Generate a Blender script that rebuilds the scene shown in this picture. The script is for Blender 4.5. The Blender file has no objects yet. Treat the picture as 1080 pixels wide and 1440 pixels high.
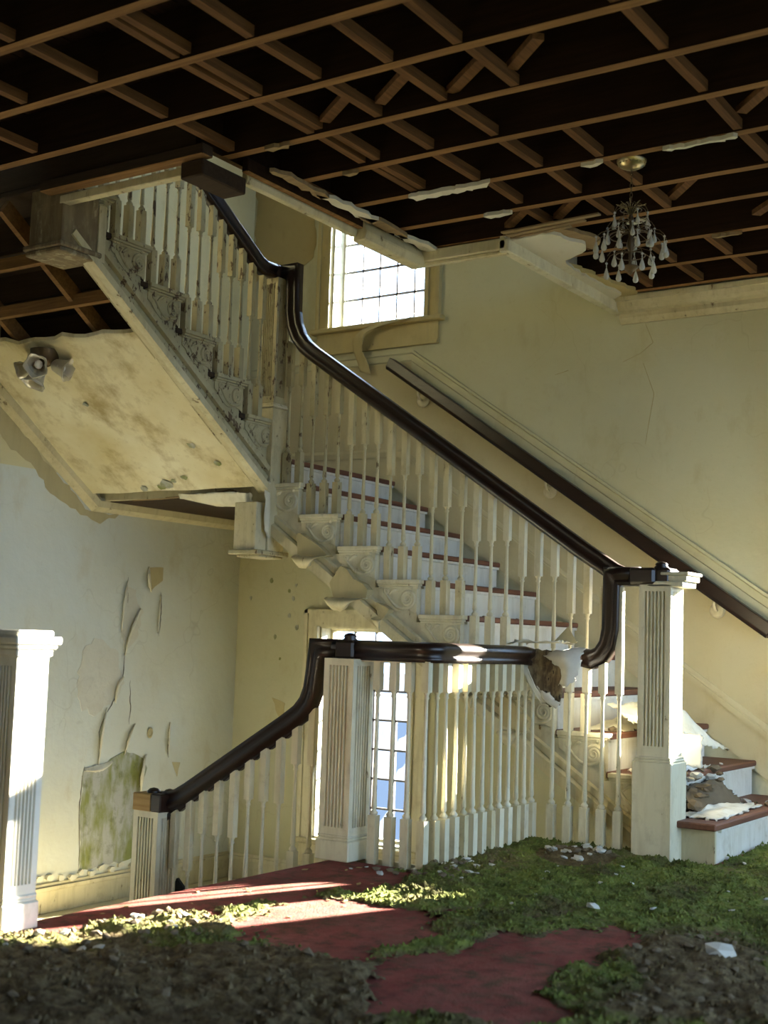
import bpy, bmesh, math, random
from mathutils import Vector, Matrix, noise as mnoise
random.seed(7)
scn = bpy.context.scene
col = scn.collection

# ---------------------------------------------------------------- camera
YAW, PITCH, ROLL = math.radians(33.787), math.radians(5.636), math.radians(1.876)
F = Vector((math.cos(PITCH)*math.cos(YAW), math.cos(PITCH)*math.sin(YAW), math.sin(PITCH)))
R0 = Vector((math.sin(YAW), -math.cos(YAW), 0)); U0 = R0.cross(F)
R = math.cos(ROLL)*R0 + math.sin(ROLL)*U0
U = -math.sin(ROLL)*R0 + math.cos(ROLL)*U0
cam_data = bpy.data.cameras.new('camera'); cam = bpy.data.objects.new('camera', cam_data); col.objects.link(cam)
M4 = Matrix.Identity(4)
for i in range(3):
    M4[i][0], M4[i][1], M4[i][2] = R[i], U[i], -F[i]
M4[0][3], M4[1][3], M4[2][3] = 0.0, 0.0, 0.95
cam.matrix_world = M4
cam_data.sensor_fit = 'VERTICAL'; cam_data.sensor_height = 59.1; cam_data.lens = 75.0
cam_data.dof.use_dof = True; cam_data.dof.focus_distance = 6.4; cam_data.dof.aperture_fstop = 5.0
cam_data.clip_end = 300
scn.camera = cam

# ---------------------------------------------------------------- sky, sun, exposure
world = bpy.data.worlds.new('sky'); scn.world = world; world.use_nodes = True
bg = world.node_tree.nodes['Background']
bg.inputs[0].default_value = (0.46, 0.69, 1.0, 1); bg.inputs[1].default_value = 4.4
sun_dir = Vector((-0.935, 0.352, -0.285)).normalized()
sun_data = bpy.data.lights.new('sun', 'SUN'); sun_data.energy = 76.0; sun_data.color = (1.0, 0.93, 0.80); sun_data.angle = math.radians(0.6)
sun = bpy.data.objects.new('sun', sun_data); col.objects.link(sun)
sun.rotation_euler = sun_dir.to_track_quat('-Z', 'Y').to_euler()
vs = scn.view_settings
vs.view_transform = 'Standard'; vs.look = 'None'; vs.gamma = 1.0; vs.use_curve_mapping = False
vs.exposure = 0.86
def portal(name, loc, rot, sx, sy):
    d = bpy.data.lights.new(name, 'AREA'); d.shape = 'RECTANGLE'; d.size = sx; d.size_y = sy
    d.cycles.is_portal = True
    o = bpy.data.objects.new(name, d); o.location = loc; o.rotation_euler = rot; col.objects.link(o)

# ---------------------------------------------------------------- dimensions (metres)
XW, YW = 7.16, 6.016            # stair hall walls
XL, YF = -3.5, -2.6             # walls behind and to the right of the camera
RUN, RISE = 0.2692, 0.1817
XS = 5.754                      # outer tread ends of the rising flight
Y0 = 1.7303                     # nose k stands at Y0 + k*RUN
ZL = 11*RISE                    # half landing
ZC = 3.03                       # joist undersides
YN = 4.608                      # outer tread ends of the top flight
XN0 = 5.776                     # first nose of the top flight
ZLOW = -4*RISE                  # lower landing
YE = 3.34                       # floor edge above the descending flight
XB, YB, XB2 = 4.735, 2.90, 5.70 # balcony balustrade lines
SL = RISE/RUN
ZTOP = 5.7

# ---------------------------------------------------------------- helpers
class MB:
    def __init__(s): s.v = []; s.f = []; s.sm = []
    def add(s, vs_, fs, smooth=False):
        b = len(s.v); s.v += [tuple(p) for p in vs_]
        for f in fs: s.f.append(tuple(b+i for i in f)); s.sm.append(smooth)
        return s
    def box(s, a, b):
        (x0, y0, z0), (x1, y1, z1) = a, b
        x0, x1 = min(x0, x1), max(x0, x1); y0, y1 = min(y0, y1), max(y0, y1); z0, z1 = min(z0, z1), max(z0, z1)
        return s.add([(x0,y0,z0),(x1,y0,z0),(x1,y1,z0),(x0,y1,z0),(x0,y0,z1),(x1,y0,z1),(x1,y1,z1),(x0,y1,z1)],
                     [(0,3,2,1),(4,5,6,7),(0,1,5,4),(1,2,6,5),(2,3,7,6),(3,0,4,7)])
    def cbox(s, c, sz): return s.box([c[i]-sz[i]/2 for i in range(3)], [c[i]+sz[i]/2 for i in range(3)])
    def bar(s, p, q, w, h, up=(0,0,1)):
        p, q = Vector(p), Vector(q); t = (q-p).normalized(); up = Vector(up)
        sd = t.cross(up)
        if sd.length < 1e-4: sd = t.cross(Vector((1,0,0)))
        sd.normalize(); n = sd.cross(t)
        vs_ = [e + sd*(w/2)*a + n*(h/2)*b for e in (p, q) for a, b in ((-1,-1),(1,-1),(1,1),(-1,1))]
        return s.add(vs_, [(0,1,2,3),(7,6,5,4),(0,4,5,1),(1,5,6,2),(2,6,7,3),(3,7,4,0)])
    def prism(s, poly, axis, a, b):
        # poly in the two remaining axes (order x,y,z without axis), extruded from a to b along axis
        def P(u, w, t):
            return {'x': (t, u, w), 'y': (u, t, w), 'z': (u, w, t)}[axis]
        n = len(poly)
        area = sum(poly[i][0]*poly[(i+1)%n][1]-poly[(i+1)%n][0]*poly[i][1] for i in range(n))
        if area < 0: poly = poly[::-1]
        flip = (axis == 'y')
        vs_ = [P(u, w, a) for u, w in poly] + [P(u, w, b) for u, w in poly]
        fs = [tuple(range(n-1, -1, -1)), tuple(range(n, 2*n))] + [(i, (i+1)%n, n+(i+1)%n, n+i) for i in range(n)]
        if flip ^ (b < a): fs = [f[::-1] for f in fs]
        return s.add(vs_, fs)
    def lathe(s, prof, c=(0,0,0), seg=12, smooth=True):
        vs_ = []; fs = []
        for r, z in prof:
            for i in range(seg):
                t = 2*math.pi*i/seg; vs_.append((c[0]+r*math.cos(t), c[1]+r*math.sin(t), c[2]+z))
        for j in range(len(prof)-1):
            for i in range(seg):
                k = (i+1) % seg; fs.append((j*seg+i, j*seg+k, (j+1)*seg+k, (j+1)*seg+i))
        s.add(vs_, fs, smooth)
        m = len(prof)-1
        s.add([vs_[i] for i in range(seg)], [tuple(range(seg-1,-1,-1))]); s.add([vs_[m*seg+i] for i in range(seg)], [tuple(range(seg))])
        return s
    def tube(s, pts, r, seg=8, smooth=True):
        pts = [Vector(p) for p in pts]; n = len(pts)
        rr = r if isinstance(r, (list, tuple)) else [r]*n
        t0 = (pts[1]-pts[0]).normalized(); a = t0.cross(Vector((0,0,1)))
        if a.length < 1e-3: a = t0.cross(Vector((1,0,0)))
        a.normalize(); vs_ = []; fs = []
        for i in range(n):
            t = (pts[min(i+1,n-1)]-pts[max(i-1,0)]).normalized()
            a = (a - t*a.dot(t)).normalized(); b = t.cross(a)
            for k in range(seg):
                th = 2*math.pi*k/seg; vs_.append(pts[i]+(a*math.cos(th)+b*math.sin(th))*rr[i])
        for i in range(n-1):
            for k in range(seg):
                m = (k+1)%seg; fs.append((i*seg+k, i*seg+m, (i+1)*seg+m, (i+1)*seg+k))
        fs += [tuple(range(seg-1,-1,-1)), tuple((n-1)*seg+k for k in range(seg))]
        return s.add(vs_, fs, smooth)
    def sweep(s, prof, pts, side=None, smooth=False):
        # prof: (sideways, upwards) polygon, pts: path; side: constant side vector for paths in a vertical plane
        pts = [Vector(p) for p in pts]; n = len(pts); m = len(prof); vs_ = []; fs = []
        for i in range(n):
            a = (pts[i]-pts[i-1]).normalized() if i else (pts[1]-pts[0]).normalized()
            b = (pts[i+1]-pts[i]).normalized() if i < n-1 else a
            t = (a+b).normalized(); k = 1/max(0.35, t.dot(a))
            if side is not None:
                sd = Vector(side); up = sd.cross(t); su, ss = k, 1
            else:
                sd = t.cross(Vector((0,0,1))).normalized(); up = sd.cross(t); su, ss = 1, k
            for u, w in prof: vs_.append(pts[i]+sd*u*ss+up*w*su)
        for i in range(n-1):
            for j in range(m):
                q = (j+1)%m; fs.append((i*m+j, i*m+q, (i+1)*m+q, (i+1)*m+j))
        fs += [tuple(range(m-1,-1,-1)), tuple((n-1)*m+j for j in range(m))]
        return s.add(vs_, fs, smooth)
    def mesh(s, name, mat, bevel=0, fix=True):
        me = bpy.data.meshes.new(name); me.from_pydata(s.v, [], s.f)
        for p, sm in zip(me.polygons, s.sm): p.use_smooth = sm
        if fix or bevel:
            bm = bmesh.new(); bm.from_mesh(me)
            if fix: bmesh.ops.recalc_face_normals(bm, faces=bm.faces)
            if bevel:
                ed = [e for e in bm.edges if len(e.link_faces) == 2 and e.calc_face_angle(0) > 0.5]
                bmesh.ops.bevel(bm, geom=ed, offset=bevel, segments=1, affect='EDGES', profile=0.5, clamp_overlap=True)
            bm.to_mesh(me); bm.free()
        me.materials.append(mat); me.update()
        return me
    def build(s, name, mat, parent=None, bevel=0, fix=True):
        return link(name, s.mesh(name, mat, bevel, fix), parent)

def link(name, me, parent=None, loc=None):
    """World-space object; a child of an Empty keeps its world place."""
    o = bpy.data.objects.new(name, me); col.objects.link(o)
    base = Vector((0,0,0))
    if parent:
        o.parent = parent; q = parent
        while q: base += q.location; q = q.parent
    o.location = (Vector(loc) if loc else Vector((0,0,0))) - base
    return o
def thing(name, label, cat, loc, group=None):
    o = bpy.data.objects.new(name, None); col.objects.link(o); o.location = loc; o.empty_display_size = 0.1
    return tag(o, label, cat, group)
def tag(o, label, cat, group=None):
    o['label'] = label; o['category'] = cat
    if group: o['group'] = group
    return o
def struct(o, label=None, cat=None):
    o['kind'] = 'structure'
    if label: o['label'] = label
    if cat: o['category'] = cat
    return o
def stuff(o, label=None, cat=None):
    o['kind'] = 'stuff'
    if label: o['label'] = label
    if cat: o['category'] = cat
    return o
def empty_struct(name, label, cat, loc):
    o = bpy.data.objects.new(name, None); col.objects.link(o); o.location = loc; o.empty_display_size = 0.1
    return struct(o, label, cat)
def n3(x, y, z=0.0): return mnoise.noise(Vector((x, y, z)))
def inside(poly, x, y):
    c = False; n = len(poly); j = n-1
    for i in range(n):
        xi, yi = poly[i]; xj, yj = poly[j]
        if (yi > y) != (yj > y) and x < (xj-xi)*(y-yi)/(yj-yi)+xi: c = not c
        j = i
    return c
def sheet(name, ctrl, mat, parent=None, sub=5, jag=0.006, th=0.0015, seed=0):
    """A thin curved sheet (paper, paint, plaster skin) through a grid of control points, with torn edges and real thickness."""
    rng = random.Random(seed)
    def cr(p, t):
        n = len(p); x = t*(n-1); i = min(int(x), n-2); u = x-i
        p0, p1, p2, p3 = p[max(i-1,0)], p[i], p[i+1], p[min(i+2,n-1)]
        return 0.5*((2*p1)+(p2-p0)*u+(2*p0-5*p1+4*p2-p3)*u*u+(3*p1-p0-3*p2+p3)*u*u*u)
    g = [[Vector(q) for q in row] for row in ctrl]
    nr, nc = (len(g)-1)*sub+1, (len(g[0])-1)*sub+1
    rows = [[cr(row, j/(nc-1)) for j in range(nc)] for row in g]
    G = [[cr([rows[k][j] for k in range(len(rows))], i/(nr-1)) for j in range(nc)] for i in range(nr)]
    for i in range(nr):
        for j in range(nc):
            if i in (0, nr-1) or j in (0, nc-1):
                G[i][j] += Vector((rng.uniform(-1,1), rng.uniform(-1,1), rng.uniform(-1,1)))*jag
    mb = MB(); idx = lambda i, j: i*nc+j
    top = [G[i][j] for i in range(nr) for j in range(nc)]
    nrm = []
    for i in range(nr):
        for j in range(nc):
            a = G[min(i+1,nr-1)][j]-G[max(i-1,0)][j]; b = G[i][min(j+1,nc-1)]-G[i][max(j-1,0)]
            k = a.cross(b); nrm.append(k.normalized() if k.length > 1e-9 else Vector((0,0,1)))
    N = len(top); vs_ = top + [top[k]-nrm[k]*th for k in range(N)]; fs = []
    for i in range(nr-1):
        for j in range(nc-1):
            q = (idx(i,j), idx(i,j+1), idx(i+1,j+1), idx(i+1,j)); fs.append(q); fs.append(tuple(N+k for k in q[::-1]))
    rim = [idx(0,j) for j in range(nc)]+[idx(i,nc-1) for i in range(1,nr)]+[idx(nr-1,j) for j in range(nc-2,-1,-1)]+[idx(i,0) for i in range(nr-2,0,-1)]
    for a, b in zip(rim, rim[1:]+rim[:1]): fs.append((a, a+N, b+N, b))
    mb.add(vs_, fs, True)
    return mb.build(name, mat, parent)
def ragged(poly, amp, step, seed):
    rng = random.Random(seed); out = []
    for (x0, y0), (x1, y1) in zip(poly, poly[1:]+poly[:1]):
        L = math.hypot(x1-x0, y1-y0); n = max(1, int(L/step))
        for i in range(n):
            t = i/n; out.append((x0+(x1-x0)*t+rng.uniform(-amp, amp), y0+(y1-y0)*t+rng.uniform(-amp, amp)))
    return out

# ---------------------------------------------------------------- materials
def new_mat(name):
    m = bpy.data.materials.new(name); m.use_nodes = True; nt = m.node_tree
    return m, nt, nt.nodes['Principled BSDF']
def N(nt, t, **kw):
    n = nt.nodes.new(t)
    for k, v in kw.items(): setattr(n, k, v)
    return n
def pos(nt): return N(nt, 'ShaderNodeNewGeometry').outputs['Position']
def noise(nt, vec, scale, detail=4, rough=0.6, stretch=None):
    if stretch:
        mp = N(nt, 'ShaderNodeVectorMath', operation='MULTIPLY'); nt.links.new(vec, mp.inputs[0]); mp.inputs[1].default_value = stretch; vec = mp.outputs[0]
    n = N(nt, 'ShaderNodeTexNoise'); n.inputs['Scale'].default_value = scale; n.inputs['Detail'].default_value = detail; n.inputs['Roughness'].default_value = rough
    nt.links.new(vec, n.inputs['Vector']); return n.outputs['Fac']
def ramp(nt, fac, a, b):
    n = N(nt, 'ShaderNodeMapRange'); n.inputs[1].default_value = a; n.inputs[2].default_value = b
    nt.links.new(fac, n.inputs[0]); return n.outputs[0]
def mix(nt, fac, a, b):
    n = N(nt, 'ShaderNodeMix', data_type='RGBA')
    if isinstance(fac, (int, float)): n.inputs[0].default_value = fac
    else: nt.links.new(fac, n.inputs[0])
    for v, i in ((a, 6), (b, 7)):
        if isinstance(v, (tuple, list)): n.inputs[i].default_value = (*v[:3], 1)
        else: nt.links.new(v, n.inputs[i])
    return n.outputs[2]
def bump(nt, bs, hgt, strength, dist=0.01):
    n = N(nt, 'ShaderNodeBump'); n.inputs['Strength'].default_value = strength; n.inputs['Distance'].default_value = dist
    nt.links.new(hgt, n.inputs['Height']); nt.links.new(n.outputs[0], bs.inputs['Normal'])
def math_(nt, op, a, b):
    n = N(nt, 'ShaderNodeMath', operation=op)
    for v, i in ((a, 0), (b, 1)):
        if isinstance(v, (int, float)): n.inputs[i].default_value = v
        else: nt.links.new(v, n.inputs[i])
    return n.outputs[0]

def paint(name, base, tint, under, wear, rough=0.55, scale=26):
    """Old oil paint: slow yellowing, chipped and flaking down to bare wood where wear is high."""
    m, nt, bs = new_mat(name); p = pos(nt)
    a = noise(nt, p, 3.0, 3); c = mix(nt, ramp(nt, a, 0.3, 0.7), base, tint)
    f = noise(nt, p, scale, 5, 0.65, (1, 1, 0.45)); g = noise(nt, p, 5, 3)
    s = math_(nt, 'ADD', math_(nt, 'MULTIPLY', f, 0.75), math_(nt, 'MULTIPLY', g, 0.35))
    mask = ramp(nt, s, 0.795-0.22*wear, 0.825-0.22*wear)
    edge = ramp(nt, s, 0.70-0.22*wear, 0.81-0.22*wear)
    c = mix(nt, math_(nt, 'MULTIPLY', edge, 0.35), c, (0.38, 0.33, 0.20))
    sk = noise(nt, p, 16, 4, 0.6, (1, 1, 0.14)); c = mix(nt, math_(nt, 'MULTIPLY', ramp(nt, sk, 0.48, 0.74), 0.22+0.5*wear), c, (0.33, 0.27, 0.14))
    gr = noise(nt, p, 9, 5, 0.7); c = mix(nt, math_(nt, 'MULTIPLY', ramp(nt, gr, 0.54, 0.74), 0.15+0.5*wear), c, (0.27, 0.21, 0.10))
    w = noise(nt, p, 60, 3); uc = mix(nt, w, under, tuple(x*0.55 for x in under))
    nt.links.new(mix(nt, mask, c, uc), bs.inputs['Base Color'])
    bs.inputs['Roughness'].default_value = rough
    hgt = math_(nt, 'SUBTRACT', math_(nt, 'MULTIPLY', noise(nt, p, 45, 3), 0.25), mask)
    bump(nt, bs, hgt, 0.55, 0.004)
    return m
CREAM, CREAM2 = (0.66, 0.61, 0.42), (0.55, 0.50, 0.32)
WOODU = (0.15, 0.095, 0.045)
M = {}
M['paint'] = paint('cream_paint', (0.70, 0.66, 0.49), (0.63, 0.58, 0.40), (0.26, 0.18, 0.08), 0.44)
M['paint_worn'] = paint('cream_paint_worn', (0.64, 0.58, 0.38), (0.54, 0.47, 0.27), (0.24, 0.17, 0.08), 0.55)
M['paint_rot'] = paint('cream_paint_flaking', (0.50, 0.45, 0.28), (0.37, 0.32, 0.17), WOODU, 0.80, 0.7, 38)
M['stripped'] = paint('stripped_brown_wood', (0.20, 0.145, 0.075), (0.12, 0.08, 0.04), (0.42, 0.36, 0.22), 0.75, 0.8)
M['casing_ochre'] = paint('ochre_casing_paint', (0.50, 0.42, 0.20), (0.42, 0.33, 0.13), (0.22, 0.16, 0.07), 0.4)
M['riser'] = paint('white_riser_paint', (0.74, 0.73, 0.66), (0.66, 0.63, 0.52), (0.25, 0.17, 0.09), 0.3)
M['bareplaster'] = paint('tan_bare_plaster', (0.50, 0.43, 0.24), (0.44, 0.37, 0.19), (0.26, 0.20, 0.10), 0.2, 0.9)
M['paper'] = paint('peeling_paint_sheet', (0.72, 0.70, 0.58), (0.62, 0.57, 0.40), (0.35, 0.28, 0.16), 0.2, 0.7)
M['brownsheet'] = paint('brown_backing_sheet', (0.035, 0.021, 0.010), (0.075, 0.050, 0.026), (0.015, 0.009, 0.005), 0.7, 0.9)

def wood(name, a, b, rough, along='y', spec=0.5, coat=0.0):
    m, nt, bs = new_mat(name); p = pos(nt)
    st = {'x': (0.6, 12, 12), 'y': (12, 0.6, 12), 'z': (12, 12, 0.6)}[along]
    f = noise(nt, p, 4, 6, 0.7, st); g = noise(nt, p, 2.2, 3)
    c = mix(nt, ramp(nt, f, 0.3, 0.7), a, b)
    c = mix(nt, math_(nt, 'MULTIPLY', ramp(nt, g, 0.45, 0.75), 0.5), c, tuple(x*0.45 for x in a))
    nt.links.new(c, bs.inputs['Base Color']); bs.inputs['Roughness'].default_value = rough
    bs.inputs['Specular IOR Level'].default_value = spec; bs.inputs['Coat Weight'].default_value = coat; bs.inputs['Coat Roughness'].default_value = 0.25
    bump(nt, bs, f, 0.3, 0.004); return m
M['rail'] = wood('dark_mahogany', (0.013, 0.0065, 0.004), (0.026, 0.011, 0.006), 0.34, 'y', 0.4, 0.12)
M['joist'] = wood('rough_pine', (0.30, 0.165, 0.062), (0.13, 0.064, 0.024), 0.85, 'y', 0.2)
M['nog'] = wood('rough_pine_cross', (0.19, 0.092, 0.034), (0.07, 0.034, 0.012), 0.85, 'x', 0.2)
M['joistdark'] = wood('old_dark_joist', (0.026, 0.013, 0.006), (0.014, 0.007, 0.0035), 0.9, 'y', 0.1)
M['board'] = wood('dark_subfloor', (0.026, 0.012, 0.006), (0.014, 0.007, 0.0035), 0.9, 'x', 0.1)
M['tread'] = wood('red_brown_tread', (0.21, 0.085, 0.045), (0.14, 0.055, 0.03), 0.6, 'x', 0.4)
M['rawwood'] = wood('raw_newel_block', (0.46, 0.29, 0.10), (0.30, 0.17, 0.05), 0.7, 'y', 0.3)
M['darkbeam'] = wood('dark_beam', (0.055, 0.035, 0.02), (0.03, 0.018, 0.01), 0.8, 'y', 0.2)
M['lath'] = wood('grey_lath', (0.34, 0.25, 0.14), (0.22, 0.15, 0.08), 0.9, 'y', 0.1)

def wallmat(name, base, stain, dark, cracks=0.16, blot=0.6, b0=0.56):
    m, nt, bs = new_mat(name); p = pos(nt)
    a = noise(nt, p, 1.1, 5, 0.6); b = noise(nt, p, 5, 5, 0.65, (1, 1, 0.5)); d = noise(nt, p, 30, 4)
    c = mix(nt, ramp(nt, a, 0.40, 0.72), base, stain)
    c = mix(nt, math_(nt, 'MULTIPLY', ramp(nt, b, b0, b0+0.22), blot), c, dark)
    c = mix(nt, math_(nt, 'MULTIPLY', ramp(nt, d, 0.62, 0.75), 0.25), c, dark)
    # hairline cracks
    v = N(nt, 'ShaderNodeTexVoronoi', feature='DISTANCE_TO_EDGE'); v.inputs['Scale'].default_value = 0.9
    mp = N(nt, 'ShaderNodeVectorMath', operation='ADD'); nz = N(nt, 'ShaderNodeTexNoise'); nz.inputs['Scale'].default_value = 2.5
    nt.links.new(p, nz.inputs['Vector']); nt.links.new(p, mp.inputs[0]); nt.links.new(nz.outputs['Color'], mp.inputs[1]); nt.links.new(mp.outputs[0], v.inputs['Vector'])
    crack = math_(nt, 'MULTIPLY', ramp(nt, v.outputs['Distance'], 0.006, 0.0), ramp(nt, a, 0.42, 0.55))
    c = mix(nt, math_(nt, 'MULTIPLY', crack, cracks), c, (0.22, 0.18, 0.10))
    nt.links.new(c, bs.inputs['Base Color']); bs.inputs['Roughness'].default_value = 0.75; bs.inputs['Specular IOR Level'].default_value = 0.25
    h = math_(nt, 'ADD', math_(nt, 'MULTIPLY', noise(nt, p, 4, 4), 1.0), math_(nt, 'MULTIPLY', d, 0.18))
    bump(nt, bs, h, 0.35, 0.02)
    return m
M['wall'] = wallmat('painted_plaster_wall', (0.55, 0.54, 0.38), (0.50, 0.47, 0.29), (0.42, 0.37, 0.20))
M['wallpale'] = wallmat('cool_lit_back_wall', (0.62, 0.64, 0.57), (0.60, 0.59, 0.47), (0.50, 0.45, 0.30), 0.2)  # cool cast of the skylight is mixed into this wall colour
M['soffit'] = wallmat('stained_soffit_plaster', (0.78, 0.74, 0.56), (0.58, 0.48, 0.23), (0.36, 0.27, 0.11), 0.0, 0.85, 0.50)
M['dado'] = wallmat('tan_dado_paint', (0.54, 0.49, 0.32), (0.48, 0.42, 0.25), (0.40, 0.33, 0.18), 0.0)
M['ochre'] = wallmat('ochre_stained_plaster', (0.44, 0.36, 0.18), (0.38, 0.30, 0.13), (0.30, 0.22, 0.09), 0.0)
M['ceilplaster'] = wallmat('ceiling_plaster', (0.62, 0.60, 0.50), (0.55, 0.51, 0.38), (0.38, 0.31, 0.18))
M['walldim'] = wallmat('dark_unseen_wall', (0.17, 0.14, 0.065), (0.14, 0.11, 0.05), (0.10, 0.08, 0.035), 0.0)  # dark tone given to the unseen walls to cut the fill light
M['wallupper'] = wallmat('yellow_lit_upper_wall', (0.64, 0.58, 0.34), (0.58, 0.50, 0.27), (0.46, 0.38, 0.18), 0.2)  # same wall higher up, with yellowish window light put into its colour
def mould():
    m, nt, bs = new_mat('mouldy_plaster'); p = pos(nt)
    a = noise(nt, p, 4, 5, 0.6, (2.2, 2.2, 0.7)); b = noise(nt, p, 11, 5, 0.7)
    c = mix(nt, ramp(nt, a, 0.44, 0.60), (0.40, 0.40, 0.36), (0.22, 0.24, 0.07))
    c = mix(nt, math_(nt, 'MULTIPLY', ramp(nt, b, 0.52, 0.70), 0.7), c, (0.12, 0.14, 0.05))
    nt.links.new(c, bs.inputs['Base Color']); bs.inputs['Roughness'].default_value = 0.9; bump(nt, bs, b, 0.4, 0.01); return m
M['mould'] = mould()
def simple(name, c, rough=0.6, metal=0.0, trans=0.0, spec=0.5):
    m, nt, bs = new_mat(name); p = pos(nt); f = noise(nt, p, 18, 4)
    nt.links.new(mix(nt, f, c, tuple(x*0.65 for x in c)), bs.inputs['Base Color'])
    bs.inputs['Roughness'].default_value = rough; bs.inputs['Metallic'].default_value = metal; bs.inputs['Transmission Weight'].default_value = trans; bs.inputs['Specular IOR Level'].default_value = spec
    return m
M['brass'] = simple('tarnished_brass', (0.52, 0.42, 0.22), 0.35, 1.0)
M['darkbrass'] = simple('dark_brass', (0.16, 0.11, 0.06), 0.5, 0.8)
M['steel'] = simple('grey_steel_bar', (0.14, 0.13, 0.14), 0.6)
M['black'] = simple('black_shape', (0.012, 0.011, 0.01), 0.9)
M['bulb'] = simple('white_bulb', (0.85, 0.84, 0.78), 0.3)
M['chip'] = simple('white_plaster_chip', (0.62, 0.60, 0.52), 0.9)
M['chipbrown'] = simple('brown_plaster_chip', (0.17, 0.125, 0.07), 0.95)
M['leaf'] = simple('dry_leaf', (0.42, 0.30, 0.10), 0.8)
M['ground'] = simple('blue_grey_ground_outside', (0.030, 0.042, 0.062), 0.95, spec=0.0)
M['shade'] = simple('frosted_shade', (0.62, 0.55, 0.40), 0.35, 0, 0.25)
m, nt, bs = new_mat('crystal'); bs.inputs['Base Color'].default_value = (0.80, 0.78, 0.70, 1); bs.inputs['Roughness'].default_value = 0.12; bs.inputs['Transmission Weight'].default_value = 0.55; bs.inputs['IOR'].default_value = 1.5
M['crystal'] = m
def glass():
    m, nt, bs = new_mat('dusty_glass'); nt.nodes.remove(bs); out = nt.nodes['Material Output']; p = pos(nt)
    t = N(nt, 'ShaderNodeBsdfTransparent'); d = N(nt, 'ShaderNodeBsdfTranslucent'); d.inputs[0].default_value = (0.9, 0.92, 0.95, 1)
    t.inputs[0].default_value = (0.93, 0.95, 0.97, 1)
    x = N(nt, 'ShaderNodeMixShader'); f = noise(nt, p, 9, 4)
    nt.links.new(ramp(nt, f, 0.12, 24.0), x.inputs[0]); nt.links.new(t.outputs[0], x.inputs[1]); nt.links.new(d.outputs[0], x.inputs[2]); nt.links.new(x.outputs[0], out.inputs[0])
    return m
M['glass'] = glass()
def carpet():
    m, nt, bs = new_mat('red_carpet'); p = pos(nt)
    a = noise(nt, p, 2.6, 5, 0.65); b = noise(nt, p, 14, 5, 0.7); d = noise(nt, p, 150, 2)
    c = mix(nt, ramp(nt, a, 0.38, 0.66), (0.30, 0.075, 0.058), (0.155, 0.028, 0.020))
    c = mix(nt, math_(nt, 'MULTIPLY', ramp(nt, b, 0.47, 0.68), 0.8), c, (0.075, 0.028, 0.018))
    c = mix(nt, math_(nt, 'MULTIPLY', d, 0.35), c, (0.12, 0.03, 0.025))
    k = noise(nt, p, 4.2, 5, 0.7); c = mix(nt, math_(nt, 'MULTIPLY', ramp(nt, k, 0.42, 0.70), 0.55), c, (0.24, 0.115, 0.080))
    e = noise(nt, p, 7, 6, 0.75); c = mix(nt, math_(nt, 'MULTIPLY', ramp(nt, e, 0.50, 0.66), 0.7), c, (0.075, 0.055, 0.022))
    nt.links.new(c, bs.inputs['Base Color']); bs.inputs['Roughness'].default_value = 0.95; bs.inputs['Specular IOR Level'].default_value = 0.15
    h = math_(nt, 'ADD', math_(nt, 'MULTIPLY', b, 2.0), d); bump(nt, bs, h, 0.5, 0.006); return m
M['carpet'] = carpet()
def moss(name):
    m, nt, bs = new_mat(name); p = pos(nt)
    at = N(nt, 'ShaderNodeAttribute', attribute_name='tone')
    a = noise(nt, p, 9, 5, 0.7); b = noise(nt, p, 55, 4, 0.7); d = noise(nt, p, 24, 5, 0.7)
    g = mix(nt, ramp(nt, a, 0.35, 0.68), (0.185, 0.215, 0.045), (0.065, 0.090, 0.018))
    g = mix(nt, math_(nt, 'MULTIPLY', ramp(nt, b, 0.52, 0.75), 0.7), g, (0.34, 0.35, 0.12))
    br = mix(nt, ramp(nt, d, 0.38, 0.70), (0.085, 0.056, 0.028), (0.21, 0.165, 0.085))
    e = noise(nt, p, 3.4, 5, 0.7); g = mix(nt, math_(nt, 'MULTIPLY', ramp(nt, e, 0.50, 0.66), 0.75), g, (0.055, 0.042, 0.020))
    t = math_(nt, 'ADD', at.outputs['Fac'], math_(nt, 'MULTIPLY', math_(nt, 'SUBTRACT', d, 0.5), 1.1))
    nt.links.new(mix(nt, ramp(nt, t, 0.25, 0.75), g, br), bs.inputs['Base Color'])
    bs.inputs['Roughness'].default_value = 0.95; bs.inputs['Specular IOR Level'].default_value = 0.1
    bump(nt, bs, math_(nt, 'ADD', b, math_(nt, 'MULTIPLY', d, 1.5)), 0.9, 0.012); return m
M['moss'] = moss('moss')

# ================================================================= STRUCTURE
def wall_with_holes(axis, c0, c1, u0, u1, z0, z1, holes):
    """Boxes around rectangular openings (ua, ub, za, zb)."""
    mb = MB()
    us = sorted({u0, u1, *[h[0] for h in holes], *[h[1] for h in holes]}); zs = sorted({z0, z1, *[h[2] for h in holes], *[h[3] for h in holes]})
    for a, b in zip(us, us[1:]):
        run_ = None
        for c, d in zip(zs, zs[1:]):
            hole = any(h[0] <= a and b <= h[1] and h[2] <= c and d <= h[3] for h in holes)
            if not hole: run_ = (run_[0], d) if run_ else (c, d)
            if hole or d == zs[-1]:
                if run_:
                    mb.box((c0, a, run_[0]), (c1, b, run_[1])) if axis == 'x' else mb.box((a, c0, run_[0]), (b, c1, run_[1]))
                run_ = None
    return mb
W1 = (4.526, 5.28, -0.38, 1.03)      # lower window in the stair wall
W2 = (4.505, 5.285, 3.09, 4.75)      # window above the half landing
W3 = (1.28, 2.10, 0.88, 2.35)        # window beside the foot of the stairs
wall_right = struct(wall_with_holes('x', XW, XW+0.26, YF, YW, -3.2, ZTOP, [W1, W2, W3]).build('wall_right', M['wall'], fix=False), 'tall cracked cream plaster wall along the rising stairs with windows', 'wall')
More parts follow.
